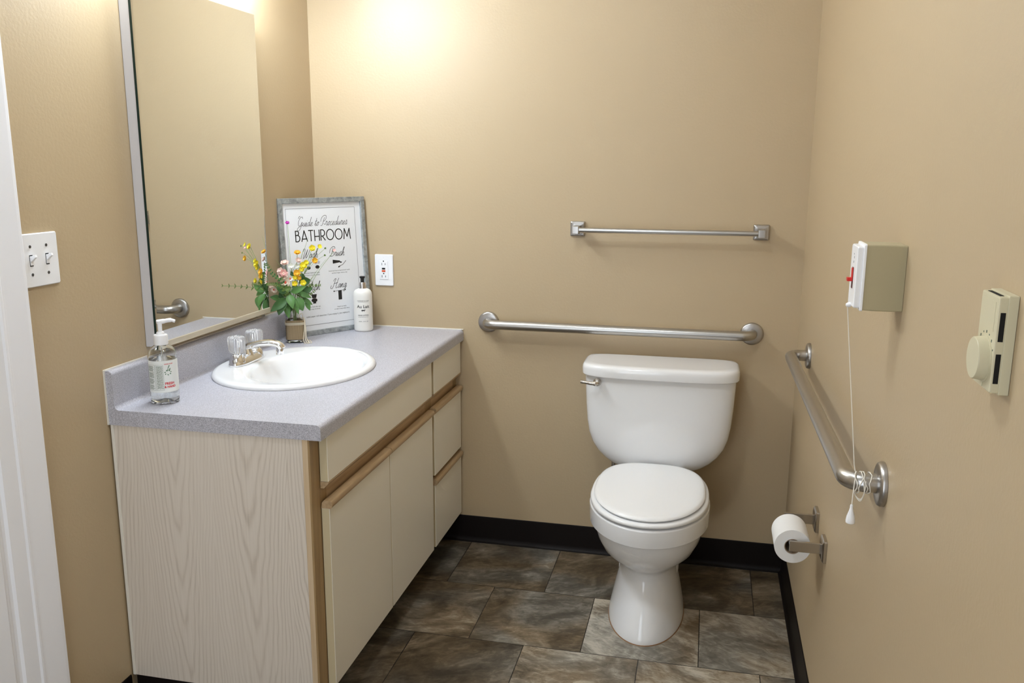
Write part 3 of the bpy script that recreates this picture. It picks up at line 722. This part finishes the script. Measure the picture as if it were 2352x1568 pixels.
def blossom(bm, c, face, r, n=5, cup=.35, wdf=1.0, spin=0, mi=0, ruff=.12):
    face = Vector(face).normalized(); u, v, a = basis(face); c = Vector(c)
    for k in range(n):
        an = 2*PI*k/n+spin; d = u*math.cos(an)+v*math.sin(an); s = a.cross(d)
        rows = []
        for i in range(6):
            t = i/5; ww = r*wdf*.62*math.sin(PI*min(.86, .10+.78*t)) if i else r*.08
            cc = c+d*(r*t)+a*(cup*r*t*t)
            rows.append([cc-s*ww+a*ww*.2, cc-s*ww*.5-a*ruff*ww, cc+a*ruff*ww*(.5 if i > 3 else 0), cc+s*ww*.5-a*ruff*ww, cc+s*ww+a*ww*.2])
        rows[-1][0] -= d*r*.16; rows[-1][4] -= d*r*.16
        vv = [[bm.verts.new(q) for q in rw] for rw in rows]
        for i in range(5):
            for j in range(4):
                f = bm.faces.new((vv[i][j], vv[i][j+1], vv[i+1][j+1], vv[i+1][j])); f.material_index = mi
TOC = lambda p: (CAM-Vector(p)).normalized()
def flower(name, label, cat, heads, group, stem=STEMM, thin=.0009):
    """heads: (px, py, Y, radius, petal material, centre material, petals, facing offset)"""
    root = thing(name, label, cat, tuple(MOUTH), group=group)
    bm = bmesh.new(); main = None
    for (px, py, Y, r, pm, cmn, n, off) in heads:
        c = at(px, py, Y); f = TOC(c)+Vector(off)
        if main is None: main = stem_to(bm, c-f.normalized()*.003, thin)
        else: tube(bm, smooth_path([main[len(main)*2//3], main[len(main)*2//3].lerp(c, .5)+Vector((0, 0, .008)), c-f.normalized()*.003], 5), thin*.8, seg=6)
    obj('stem', bm, stem, root)
    for (px, py, Y, r, pm, cmn, n, off) in heads:
        c = at(px, py, Y); f = TOC(c)+Vector(off)
        bm = bmesh.new(); blossom(bm, c, f, r, n, spin=random.random()*3)
        if n > 4: blossom(bm, c+f.normalized()*.002, f, r*.62, n, .7, spin=random.random()*3)
        h = obj('flower_head', bm, pm, root)
        if cmn: obj('flower_centre', LA([(0, -.0005), (r*.24, 0), (r*.26, r*.14), (r*.12, r*.26), (0, r*.28)], c+f.normalized()*.0015, f, seg=12), cmn, h)
    return root
GP = 'artificial flowers in the jar'
flower('carnation', 'pink frilled flower, largest of the jar bouquet', 'flower', [(650, 630, -.385, .0175, PPALE, None, 7, (0, 0, .2)), (651, 627, -.390, .0120, PINK, PEACH, 6, (.1, 0, .2)), (644, 622, -.388, .0110, PPALE, None, 6, (-.4, 0, .5)), (645, 634, -.391, .0085, PINK, None, 5, (-.3, 0, -.2))], GP)
flower('cream_flower', 'cream flower with coral centre, just below the big pink one', 'flower', [(655, 648, -.388, .0165, PEACH, CORAL, 5, (.1, 0, -.1)), (666, 640, -.375, .0115, WHP, CORAL, 5, (.5, 0, .1))], GP)
flower('drooping_flower', 'small peach flower drooping low at the left of the bouquet', 'flower', [(630, 664, -.41, .0125, PEACH, CORAL, 5, (-.5, 0, -.5)), (624, 658, -.412, .0085, PPALE, None, 5, (-.6, 0, .2))], GP)
flower('pale_flower', 'pale pink flower above the big pink one', 'flower', [(654, 605, -.355, .0145, PPALE, None, 6, (-.2, 0, 1.4)), (685, 598, -.35, .010, PPALE, None, 5, (.3, 0, .6))], GP)
flower('orange_flower', 'orange flower high in the bouquet with a brown sepal', 'flower', [(683, 581, -.35, .0115, YORG, None, 5, (0, 0, 1.3))], GP)
flower('yellow_spray', 'lemon yellow spray at the top right, in front of the printed word', 'flower', [(717, 570, -.35, .0110, YEL, YORG, 5, (.1, 0, .3)), (734, 566, -.34, .0080, YEL, None, 4, (.5, 0, .4)), (723, 598, -.36, .0100, YORG, YEL, 5, (.1, 0, 0)), (747, 570, -.335, .0035, FERN, None, 3, (0, 0, 0)), (746, 586, -.335, .0035, FERN, None, 3, (0, 0, 0))], GP, thin=.0007)
flower('yellow_cluster', 'dense bright yellow cluster right of the pink flowers', 'flower', [(697, 610, -.36, .0125, YEL, None, 5, (.1, 0, .4)), (703, 603, -.355, .0090, YEL, None, 5, (.3, 0, .3)), (693, 618, -.365, .0090, YEL, None, 5, (0, 0, 0))], GP)
flower('golden_cluster', 'golden yellow cluster in the middle of the bouquet', 'flower', [(682, 627, -.37, .0120, YORG, None, 5, (0, 0, .2)), (678, 637, -.372, .0085, YEL, None, 5, (0, 0, 0)), (677, 651, -.38, .0095, YEL, YORG, 5, (0, 0, 0)), (696, 649, -.37, .0105, YEL, None, 5, (.2, 0, 0)), (687, 638, -.366, .008, YORG, None, 5, (0, 0, 0))], GP)
flower('white_flower', 'greenish white flower at the centre of the bouquet', 'flower', [(669, 612, -.36, .0110, WHP, None, 5, (0, 0, .3)), (683, 612, -.352, .0085, WHP, None, 5, (.2, 0, .2))], GP)
flower('magenta_bud', 'single magenta bud on a thin stem, high at the left of the poster', 'flower', [(660, 512, -.345, .0070, MAG, None, 5, (0, 0, .8))], GP, thin=.0006)
flower('pink_bud', 'tiny pink bud on a thin stem at the far right of the bouquet', 'flower', [(768, 575, -.29, .0055, PINK, None, 4, (0, 0, .5))], GP, thin=.0006)
def leafy(label, blades, m, extra=None):
    root = thing('leaf_sprig', label, 'foliage', tuple(MOUTH), group='leaf sprigs in the jar')
    sbm = bmesh.new()
    for (a, b, wd, dr) in blades:
        pa, pb2 = at(*a), at(*b)
        stem_to(sbm, pa, .0009, .004)
    obj('stem', sbm, STEMM, root)
    for (a, b, wd, dr) in blades:
        bm = bmesh.new(); leafblade(bm, at(*a), at(*b), wd, dr); obj('leaf', bm, m, root)
    return root
leafy('broad green leaves drooping over the front of the jar', [((664, 676, -.385), (673, 709, -.405), .028, .006), ((657, 699, -.39), (664, 731, -.40), .021, .004)], LEAF)
leafy('broad green leaves reaching right of the jar mouth', [((668, 671, -.385), (703, 657, -.37), .022, .006), ((683, 682, -.375), (696, 714, -.37), .031, .008), ((703, 690, -.345), (712, 713, -.345), .017, .004)], LEAF)
leafy('round dark leaves behind the yellow flowers', [((688, 650, -.352), (713, 642, -.33), .032, .006), ((695, 672, -.35), (718, 660, -.33), .022, .004)], LEAFD)
leafy('dark green leaves hanging left of the jar', [((658, 685, -.40), (621, 716, -.44), .030, .006), ((650, 684, -.40), (640, 724, -.425), .034, .006), ((640, 684, -.42), (620, 682, -.45), .020, .004)], LEAFD)
leafy('green leaves behind the drooping peach flower', [((641, 667, -.40), (657, 663, -.39), .024, .004), ((655, 675, -.40), (632, 648, -.42), .022, .006), ((660, 655, -.36), (640, 690, -.37), .026, .004)], LEAFD)
leafy('small leaves filling the middle of the bouquet', [((672, 655, -.365), (690, 672, -.37), .020, .004), ((664, 660, -.38), (648, 676, -.395), .020, .005), ((676, 640, -.355), (668, 622, -.355), .014, .003), ((690, 628, -.345), (702, 642, -.345), .014, .003)], LEAFD)
leafy('narrow leaves at the lower right of the bouquet', [((684, 670, -.36), (716, 684, -.345), .018, .004), ((672, 680, -.38), (686, 722, -.385), .020, .005), ((695, 684, -.35), (718, 700, -.34), .016, .003)], LEAF)
leafy('green leaf at the back of the jar, touching the backsplash side', [((655, 690, -.35), (630, 700, -.38), .024, .004), ((668, 690, -.37), (660, 725, -.375), .024, .004)], LEAFD)
def fern(label, pts, n, sz, m):
    root = thing('fern_frond', label, 'foliage', tuple(MOUTH), group='fern fronds in the jar')
    P3 = [at(*q) for q in pts]; path = smooth_path([MOUTH-Vector((0, 0, .05)), MOUTH+(P3[0]-MOUTH)*.3+Vector((0, 0, .01))]+P3, 8)
    obj('stem', TU(path, .0008, seg=6), STEMM, root)
    bm = bmesh.new(); s = len(path)//3
    for k in range(n):
        i = s+int((len(path)-1-s)*k/(n-1)); c = path[i]; d = (path[min(i+1, len(path)-1)]-path[i-1]).normalized(); t = 1-.6*k/n
        sd = d.cross(TOC(c)).normalized()
        for sg_ in (-1, 1): leafblade(bm, c, c+(sd*sg_*.9+d*.6+Vector((0, 0, random.uniform(-.2, .2))))*sz*t, sz*.62*t, .001, n=5)
    obj('leaflets', bm, m, root)
fern('dark fern frond leaning left beside the mirror', [(650, 650, -.41), (625, 628, -.44), (612, 606, -.455)], 12, .012, LEAFD)
fern('olive fern frond reaching left toward the mirror', [(648, 660, -.42), (628, 652, -.46), (613, 653, -.50)], 12, .011, FERN)
fern('olive fern frond reaching right across the poster', [(695, 662, -.34), (715, 656, -.30), (735, 655, -.27)], 14, .011, FERN)
fern('short fern frond low on the right with brown tips', [(700, 678, -.345), (712, 676, -.33), (722, 668, -.32)], 9, .010, FERN)
fern('yellow green frond pointing left above the peach flower', [(652, 645, -.39), (638, 640, -.41), (624, 632, -.43)], 9, .008, STEMM)
fern('long fern frond that stretches forward and shows in the mirror', [(655, 668, -.40), (660, 662, -.46), (668, 662, -.52)], 11, .014, FERN)
def grass(label, pts):
    path = smooth_path([MOUTH-Vector((0, 0, .05)), MOUTH+Vector((0, 0, .02))]+[at(*q) for q in pts], 8); n = len(path)
    o = obj('grass_blade', TU(path, [.0013*(1-i/n)+.0002 for i in range(n)], seg=6), STEMM, loc=tuple(MOUTH))
    tag(o, label, 'foliage', 'grass blades in the jar')
grass('long thin grass blade curving left past the mirror edge', [(632, 630, -.41), (608, 590, -.46)])
grass('short thin grass blade over the left side of the frame', [(648, 620, -.36), (632, 595, -.37)])
grass('thin grass blade rising right across the poster', [(715, 640, -.33), (748, 596, -.31)])
grass('thin grass blade low on the right of the bouquet', [(705, 655, -.34), (725, 630, -.32)])
grass('thin upright twig with small buds, in front of the poster title', [(690, 600, -.33), (700, 570, -.32), (708, 545, -.315)])

# ================================================================== WALL PLATES
# double light switch on the left wall
sy0, sz0 = -1.384, 1.2027
sw = thing('light_switch', 'white double toggle light switch plate on the left wall', 'light switch', (0, sy0, sz0))
def plate_x(x0, x1, cy, cz, wd, ht, r=.004, bev=.0022):
    bm = bmesh.new(); s = 1 if x1 > x0 else -1
    o = rrect(wd, ht, r); o2 = rrect(wd-2*bev, ht-2*bev, r)
    loft(bm, [[Vector((x0, cy+a, cz+b)) for a, b in o], [Vector((x1-s*bev, cy+a, cz+b)) for a, b in o], [Vector((x1-s*bev*.3, cy+a, cz+b)) for a, b in rrect(wd-bev, ht-bev, r)], [Vector((x1, cy+a, cz+b)) for a, b in o2]]); return bm
obj('plate', plate_x(.0005, .0065, sy0, sz0, .116, .1145), WPLAS, sw)
for dy in (-.0235, .0235):
    b = BX(.0066, .0070, sy0+dy-.0048, sy0+dy+.0048, sz0-.0122, sz0+.0122)
    rc = obj('switch_slot', b, DARK, sw, smooth=False)
    tg = BX(.0068, .0085, sy0+dy-.0042, sy0+dy+.0042, sz0-.0100, sz0+.0100, bev=.0008)
    pth = [(.008, sy0+dy, sz0+.003), (.014, sy0+dy, sz0+.0075), (.0195, sy0+dy, sz0+.0105)]
    for q in range(2): 
        pass
    ring = []
    for i, (x, y, z) in enumerate(pth):
        a = (.0040, .0036, .0030)[i]; ring.append([Vector((x-.3*t2, y+t1, z+t2)) for t1, t2 in rrect(a*2, (.010, .008, .0055)[i], .0012, 3)])
    loft(tg, ring)
    obj('toggle', tg, WPLAS, sw)
    for dz in (-.030, .030):
        obj('screw', LA([(0, 0), (.0034, 0), (.0034, .0006), (.0028, .0012), (0, .0014)], (.0064, sy0+dy, sz0+dz), (1, 0, 0), seg=14), mat('dark_screw', (.06, .055, .05), .5), sw)
# GFCI outlet on the back wall
ox, oz = .2634, 1.0256
ou = thing('wall_outlet', 'white electrical outlet plate with a red button on the back wall', 'outlet', (ox, 0, oz))
bm = plate_x(-.0005, -.0065, 0, 0, .070, .1145)
for v in bm.verts: x, y, z = v.co; v.co = (ox+y, x, oz+z)
obj('plate', bm, WPLAS, ou)
obj('receptacle', BX(ox-.0165, ox+.0165, -.0090, -.0060, oz-.0335, oz+.0335, bev=.0012), WPLAS, ou)
bm = bmesh.new()
for s in (-1, 1):
    for dx, hh in ((-.0065, .0042), (.0065, .0034)): box(bm, ox+dx-.0009, ox+dx+.0009, -.0093, -.0088, oz+s*.0225-hh, oz+s*.0225+hh)
    lathe(bm, [(0, 0), (.0024, 0), (.0024, .0005), (0, .0005)], (ox, -.0089, oz+s*.0225+.0105), (0, -1, 0), seg=12)
obj('slots', bm, DARK, ou, smooth=False)
obj('test_button', BX(ox-.0062, ox+.0062, -.0102, -.0088, oz+.0028, oz+.0088, bev=.0006), BLACK, ou)
obj('reset_button', BX(ox-.0068, ox+.0068, -.0104, -.0088, oz-.0062, oz+.0004, bev=.0006), ORANGE, ou, label='orange red reset button')
for s in (-1, 1): obj('screw', LA([(0, 0), (.003, 0), (.003, .0006), (0, .0012)], (ox, -.0064, oz+s*.0485), (0, -1, 0), seg=14), WPLAS, ou)

# ================================================================== TOWEL BAR
tx0, tz0, tln = .9739, 1.1907, .6091
tb = thing('towel_bar', 'thin satin steel towel bar with square end posts on the back wall', 'towel bar', (tx0+tln/2, 0, tz0))
for k, x in enumerate((tx0, tx0+tln)):
    rings = []
    for a, y in ((.0255, -.0005), (.0255, -.007), (.0240, -.0095), (.0205, -.0110), (.0195, -.0105), (.0150, -.012), (.0150, -.012)):
        rings.append([Vector((x+p, y, tz0+q)) for p, q in rrect(2*a, 2*a, .004, 4)])
    s = (1, -1)[k]
    bm = loft(bmesh.new(), rings); box(bm, x-.011+s*.002, x+.011+s*.002, -.078, -.008, tz0-.013, tz0+.013, bev=.002)
    obj('mounting_post', bm, STEEL, tb)
obj('bar', TU([(tx0+.010, -.066, tz0), (tx0+tln-.010, -.066, tz0)], .0085, seg=24), STEELX, tb)

# ================================================================== GRAB BARS
def flange(c, ax, r=.038):
    return LA([(.0, .0005), (r, .0005), (r, .006), (r-.002, .0095), (r-.006, .0115), (.020, .0125), (.0165, .0125)], c, ax, seg=48)
gb = thing('grab_bar', 'long brushed steel grab bar on the back wall above the toilet tank', 'grab bar', (.657+.457, 0, .8505))
for x in (.657, 1.572): obj('flange', flange((x, 0, .8505), (0, -1, 0)), STEEL, gb)
obj('rail', TU(fillet([(.657, -.008, .8505), (.657, -.055, .8505), (1.572, -.055, .8505), (1.572, -.008, .8505)], .034, 10), .0165, seg=28), STEELX, gb)
G1, G2 = (W, -.352, .858), (W, -1.495, .884)
gr = thing('grab_bar', 'brushed steel grab bar on the right wall with a cord wound round its end', 'grab bar', (W, -.92, .87))
for g in (G1, G2): obj('flange', flange(g, (-1, 0, 0)), STEEL, gr)
GX = W-.057
obj('rail', TU(fillet([(W-.008, G1[1], G1[2]), (GX, G1[1], G1[2]), (GX, G2[1], G2[2]), (W-.008, G2[1], G2[2])], .034, 10), .0165, seg=28), STEELY, gr)
obj('screw', LA([(0, 0), (.002, 0), (.002, .001), (0, .001)], (W-.0098, G2[1]-.022, G2[2]-.022), (-1, 0, 0), seg=10), DARK, gr)

# ================================================================== TOILET
TC = 1.275
to = thing('toilet', 'white two-piece toilet with closed lid against the back wall', 'toilet', (TC, -.35, 0))
def ring_egg(z, hw, yf, yb, n=2.0, nb=2.6, k=64, wy=None):
    """widest at wy; front half elliptic, back half squarer"""
    wy = wy if wy is not None else yf+(yb-yf)*.52; out = []
    for i in range(k):
        t = 2*PI*i/k; c, s = math.cos(t), math.sin(t)
        if s < 0: out.append(Vector((TC+hw*math.copysign(abs(c)**(2/n), c), wy+(wy-yf)*math.copysign(abs(s)**(2/n), s), z)))
        else: out.append(Vector((TC+hw*math.copysign(abs(c)**(2/nb), c), wy+(yb-wy)*abs(s)**(2/nb), z)))
    return out
S = [(0, .118, -.600, -.16), (.012, .118, -.600, -.16), (.03, .1145, -.592, -.16), (.07, .106, -.570, -.16), (.11, .097, -.542, -.165), (.15, .089, -.515, -.17), (.175, .088, -.506, -.17), (.193, .096, -.516, -.17),
     (.215, .122, -.552, -.17), (.245, .146, -.592, -.17), (.28, .160, -.620, -.17), (.31, .167, -.632, -.17), (.331, .167, -.633, -.175), (.3335, .168, -.635, -.18), (.3345, .180, -.652, -.18), (.338, .183, -.657, -.18), (.386, .184, -.659, -.18), (.391, .181, -.655, -.185), (.392, .165, -.640, -.19)]
bm = loft(bmesh.new(), [ring_egg(*s) for s in S])
# deck under the tank and side bulges of the trapway
loft(bm, [sell(TC, -.16, z, a, .115, 4) for z, a in ((.28, .09), (.33, .105), (.375, .112), (.392, .110), (.395, .104))])
for s in (-1, 1):
    rings = []
    for t in range(9):
        u = t/8; r = .030*math.sin(PI*(.04+.92*u))**.6
        rings.append([Vector((TC+s*(.070+r*.9*math.cos(a)), -.43+.26*u, .085+.05*math.sin(u*PI)+r*1.5*math.sin(a))) for a in [2*PI*k/20 for k in range(20)]])
    loft(bm, rings)
obj('bowl', bm, PORC, to, angle=60)
obj('base_caulk', loft(bmesh.new(), [ring_egg(0, .1200, -.6022, -.158), ring_egg(.0025, .1190, -.6012, -.158)]), mat('brown_stained_caulk', (.30, .16, .08), .6), to, label='brown stained seam around the foot')
TX = 1.2785
Tk = [(.400, .118, .050), (.406, .135, .062), (.418, .158, .072), (.436, .182, .080), (.458, .203, .085), (.485, .220, .089), (.52, .232, .0915), (.56, .2385, .0925), (.62, .2435, .094), (.70, .2475, .095), (.728, .248, .0955)]
obj('tank', loft(bmesh.new(), [sell(TX, -.122, z, a, b, 3.4, 72, 8) for z, a, b in Tk]), PORC, to, angle=60)
Ld = [(.722, .250, .101), (.7225, .2555, .107), (.726, .2575, .109), (.744, .2580, .1095), (.752, .2565, .108), (.758, .2525, .105), (.7615, .246, .099), (.7635, .228, .085)]
obj('tank_lid', loft(bmesh.new(), [sell(TX, -.124, z, a, b, 3.6, 72, 7) for z, a, b in Ld]), PORC, to, angle=60)
# flush lever
lv = LA([(.0, .0), (.0135, 0), (.0135, .003), (.0115, .006), (.009, .012), (.009, .016), (0, .018)], (1.080, -.2165, .706), (0, -1, 0), seg=28)
tube(lv, smooth_path([(1.083, -.228, .706), (1.072, -.232, .704), (1.055, -.233, .7055), (1.038, -.232, .7075), (1.027, -.231, .708)], 5), [.0078]*6+[.0062]*5+[.0055]*5+[.0058]*5, seg=14)
obj('flush_lever', lv, NICKEL, to)
# seat and lid
tilt = lambda y: .016*max(0, (y+.64)/.42)
def egg2(z, g, yb=-.205, tl=True):
    r = ring_egg(0, .1775-g, -.655+g, yb-g, 2.05, 2.9, 72, -.425)
    return [Vector((q.x, q.y, z+(tilt(q.y) if tl else 0))) for q in r]
obj('seat', loft(bmesh.new(), [egg2(.3945, .016, tl=False), egg2(.3960, .004, tl=False), egg2(.3985, -.001, tl=False), egg2(.403, -.0025), egg2(.4080, 0), egg2(.4100, .006), egg2(.4105, .014)]), SEATM, to, angle=50)
obj('seat_lid', loft(bmesh.new(), [egg2(.4125, .024), egg2(.4138, .0115), egg2(.4180, .0085), egg2(.4225, .0110), egg2(.4255, .017), egg2(.4270, .028), egg2(.4278, .060), egg2(.4280, .110)]), SEATM, to, angle=50)
for s in (-1, 1): obj('hinge', BX(TC+s*.075-.018, TC+s*.075+.018, -.222, -.196, .3945, .425, bev=.005), SEATM, to)
bm = LA([(.010, 0), (.010, .012), (.007, .014), (.007, .040), (.011, .042), (.011, .056), (.006, .058)], (1.125, -.06, .345), seg=18)
tube(bm, smooth_path([(1.125, -.06, .347), (1.122, -.06, .26), (1.13, -.05, .20), (1.13, -.03, .17), (1.13, -.001, .16)], 6), .0045, seg=10)
obj('supply_line', bm, STEEL, to, label='steel water supply under the tank')

# ================================================================== TOILET PAPER
hy0, hy1, hz = -.775, -.935, .520
ph = thing('toilet_paper_holder', 'square brushed nickel toilet paper holder low on the right wall', 'toilet paper holder', (W, -.85, hz))
def yring(x, cy, cz, a, b, r=.003): return [Vector((x, cy+p, cz+q)) for p, q in rrect(2*a, 2*b, r, 3)]
for y, z, nm in ((hy0, .520, None), (hy1, .512, None)):
    obj('mounting_plate', loft(bmesh.new(), [yring(W-.0005, y, z, .0255, .0275), yring(W-.007, y, z, .0255, .0275), yring(W-.010, y, z, .0225, .0245), yring(W-.0115, y, z, .018, .020)]), NICKEL, ph)
    obj('arm', BX(W-.083, W-.010, y-.004, y+.004, z-.0135, z+.0125, bev=.0012), NICKEL, ph)
obj('spindle', LA([(.0085, 0), (.0085, .145), (.0085, .1452)], (W-.073, hy1+.006, .508), (0, 1, 0), seg=24), WPLAS, ph)
rl = LA([(.0195, 0), (.0425, 0), (.0430, .001), (.0430, .101), (.0425, .102), (.0195, .102), (.0195, .0)], (W-.073, hy1+.020, .501), (0, 1, 0), seg=56, cap=False)
rt = thing('toilet_paper_roll', 'white toilet paper roll on the nickel holder', 'toilet paper', (W-.073, hy1+.07, .501))
obj('paper', rl, PAPERW, rt)
obj('core', LA([(.0175, .0005), (.0193, .0005), (.0193, .1015), (.0175, .1015), (.0175, .0005)], (W-.073, hy1+.020, .501), (0, 1, 0), seg=40, cap=False), CARD, rt)

# ================================================================== EMERGENCY CALL STATION
cy0, cy1, cz0, cz1 = -1.510, -1.447, 1.181, 1.2865
cs = thing('emergency_call_station', 'white pull-cord switch with red slider on a beige box, right wall', 'call switch', (W, (cy0+cy1)/2, cz0))
bm = bmesh.new(); rings = []
for x, g in ((W-.0005, 0), (W-.02, -.0006), (W-.045, -.0006), (W-.061, 0)): rings.append([Vector((x, (cy0+cy1)/2+p, (cz0+cz1)/2+q)) for p, q in rrect(cy1-cy0-2*g, cz1-cz0-2*g, .0022, 3)])
obj('wall_box', loft(bm, rings), BEIGEP, cs, label='beige surface box')
bm = plate_x(W-.061, W-.065, (cy0+cy1)/2, (cz0+cz1)/2, .066, .1085, .003, .0012)
px = plate_x(W-.065, W-.0745, (cy0+cy1)/2, (cz0+cz1)/2, .058, .100, .003, .002)
pl = obj('face_plate', bm, WPLAS, cs)
obj('raised_cover', px, WPLAS, pl)
cyc = (cy0+cy1)/2
obj('slider_slot', BX(W-.0750, W-.0744, cyc-.006, cyc+.006, 1.213, 1.2475), mat('dark_red_recess', (.10, .01, .012), .5), cs, smooth=False)
sl = BX(W-.0765, W-.0748, cyc-.0055, cyc+.0055, 1.226, 1.2465, bev=.0005); box(sl, W-.0835, W-.0750, cyc-.006, cyc+.006, 1.2245, 1.2305, bev=.001)
obj('red_slider', sl, RED, cs)
bm = BX(W-.0748, W-.0745, cyc-.004, cyc-.002, 1.262, 1.266); box(bm, W-.0748, W-.0745, cyc-.001, cyc+.0015, 1.268, 1.2705); box(bm, W-.0748, W-.0745, cyc-.002, cyc+.001, 1.2545, 1.258)
obj('printed_marks', bm, INKG, cs, smooth=False)
obj('cord_guide', LA([(.0, .0), (.004, .001), (.0045, .004), (.003, .008), (0, .009)], (W-.073, cyc, 1.186), (-1, 0, -.3), seg=16), WPLAS, cs)
c0 = Vector((W-.079, cyc, 1.186)); YC = -1.458
# cord: from the guide down to the grab bar, several turns round the bar's bend, then hanging to the bell
pts = [c0, c0.lerp(Vector((GX+.022, YC+.0, .915)), .5)]
rw = .0182; Xa, Xb = GX+.010, GX+.034
coil = []
turns = 4
for k in range(turns*14+1):
    t = k/(turns*14); a = PI/2-2*PI*turns*t; x = Xa+(Xb-Xa)*(.5-.5*math.cos(t*2*PI))+.0022*math.sin(k*1.7)
    coil.append(Vector((x, G2[1]+rw*math.cos(a), G2[2]+rw*math.sin(a)+(.0 if k % 14 else .001))))
bell_top = Vector((Xa-.004, G2[1]-rw*1.05, G2[2]-.036))
cordp = [c0, Vector((GX+.008, G2[1]+.002, G2[2]+rw+.012))]+coil+[Vector((Xa-.003, G2[1]-rw*1.02, G2[2]-.004)), bell_top]
obj('pull_cord', TU(cordp, .0009, seg=6), mat('cream_cord', (.80, .76, .68), .8), cs)
bm = bmesh.new()
for k in range(2):
    tube(bm, smooth_path([(Xb-.012+.004*k, G2[1]-.016, G2[2]+.008), (Xb-.010, G2[1]-.019, G2[2]-.012), (Xb-.014, G2[1]-.012, G2[2]-.026-.003*k), (Xb-.020, G2[1]-.002, G2[2]-.024), (Xb-.022, G2[1]+.006, G2[2]-.018)], 6), .0009, seg=6)
obj('cord_loop', bm, mat('cream_loop', (.80, .76, .68), .8), cs)
obj('cord_bell', LA([(.0, .002), (.0022, .002), (.0026, 0), (.0026, -.004), (.0040, -.010), (.0068, -.019), (.0078, -.0265), (.0074, -.030), (.005, -.0315), (0, -.0315)], bell_top, seg=24), WPLAS, cs, label='white bell shaped cord pull')

# ================================================================== THERMOSTAT
ty0, ty1, tz1, tz2 = -2.034, -1.972, 1.180, 1.2835
ts = thing('thermostat', 'ivory dial thermostat on the right wall near the photo edge', 'thermostat', (W, (ty0+ty1)/2, tz1))
tcy, tcz = (ty0+ty1)/2, (tz1+tz2)/2
obj('base', plate_x(W-.0005, W-.0100, tcy, tcz, ty1-ty0, tz2-tz1, .0015, .0008), IVORY, ts)
rings = []
for x, g in ((W-.010, .0012), (W-.0165, .0012), (W-.0178, .0018), (W-.0184, .0034)):
    o = []
    for p, q in rrect(ty1-ty0-2*g, tz2-tz1-2*g-.0008, .0018, 3): o.append(Vector((x, tcy+p, tcz+q)))
    rings.append(o)
cv = obj('cover', loft(bmesh.new(), rings), IVORY, ts)
bm = bmesh.new()
for z0, z1 in ((1.236, 1.266), (1.192, 1.223)): box(bm, W-.0160, W-.0112, ty0+.0008, ty0+.003, z0, z1)
box(bm, W-.0160, W-.0120, ty0+.010, ty1-.012, tz2-.0022, tz2-.0011)
obj('vent_slots', bm, DARK, cv, smooth=False, label='black vent slots')
obj('display_window', BX(W-.0188, W-.0183, ty0+.010, ty1-.006, 1.245, 1.2755, bev=.0002), IVORY, cv)
obj('dial', LA([(.0255, 0), (.0255, .0008), (.0235, .001), (.0225, .010), (.0215, .0112), (0, .0115)], (W-.0184, tcy-.001, 1.213), (-1, 0, 0), seg=48), IVORY, ts)
obj('dial_tab', BX(W-.0196, W-.0184, tcy-.006, tcy+.006, 1.1835, 1.189, bev=.0005), IVORY, ts)
bm = bmesh.new()
for k, a in enumerate((-40, -20, 0, 20, 40, 62)):
    aa = math.radians(a); y = tcy-.001-.0285*math.sin(aa); z = 1.213+.0285*math.cos(aa); s = .0009 if k % 2 else .0014
    box(bm, W-.0187, W-.0184, y-s*.6, y+s*.6, z-s, z+s)
obj('dial_marks', bm, mat('dark_green_ink', (.05, .09, .07), .5), cv, smooth=False)

# ================================================================== LAMPS
def emit(name, col, s):
    m = bpy.data.materials.new(name); m.use_nodes = True; nt = m.node_tree; nt.nodes.clear()
    e = nt.nodes.new('ShaderNodeEmission'); o = nt.nodes.new('ShaderNodeOutputMaterial'); e.inputs[0].default_value = (*col, 1); e.inputs[1].default_value = s
    nt.links.new(e.outputs[0], o.inputs[0]); return m
vl = thing('vanity_light', 'vanity light bar with four globe bulbs above the mirror', 'lamp', (0, -.72, 2.02))
obj('bar_housing', BX(.0005, .045, -1.12, -.42, 1.965, 2.045, bev=.004), CHROME, vl)
GLOBE = emit('lit_globe', (.82, .915, 1), VANITY_POWER)
for y in (-1.06, -.88, -.70, -.52):
    so = obj('socket', LA([(.022, 0), (.022, .03), (.018, .034)], (.045, y, 2.00), (1, 0, 0), seg=20), CHROME, vl)
    obj('globe_bulb', LA([(.014, .0), (.020, .006)]+[(.042*math.sin(a), .045-.042*math.cos(a)) for a in [math.radians(30+15*k) for k in range(11)]], (.078, y, 2.00), (1, 0, 0), seg=28), GLOBE, so)
cg = thing('ceiling_light', 'round flush ceiling light in the middle of the bathroom', 'lamp', (.97, -1.65, CH))
obj('trim_ring', LA([(0, 0), (.115, 0), (.115, -.02), (.105, -.028)], (.97, -1.65, CH-.0005), seg=48), CHROME, cg)
obj('diffuser', LA([(.103, -.026), (.099, -.045), (.084, -.060), (.056, -.072), (.021, -.077), (0, -.078)], (.97, -1.65, CH-.0005), seg=48), emit('lit_diffuser', (.84, .925, 1), CEIL_POWER), cg)
ld = bpy.data.lights.new('added_front_fill', 'AREA'); ld.shape = 'RECTANGLE'; ld.size = .8; ld.size_y = 1.9; ld.energy = FILL_POWER; ld.color = (.84, .92, 1)  # unseen fill panel added to brighten surfaces that face the camera
lo_ = bpy.data.objects.new('added_front_fill', ld); COL.objects.link(lo_); lo_.location = (.75, YF+.03, 1.15); lo_.rotation_euler = (PI/2, 0, 0)
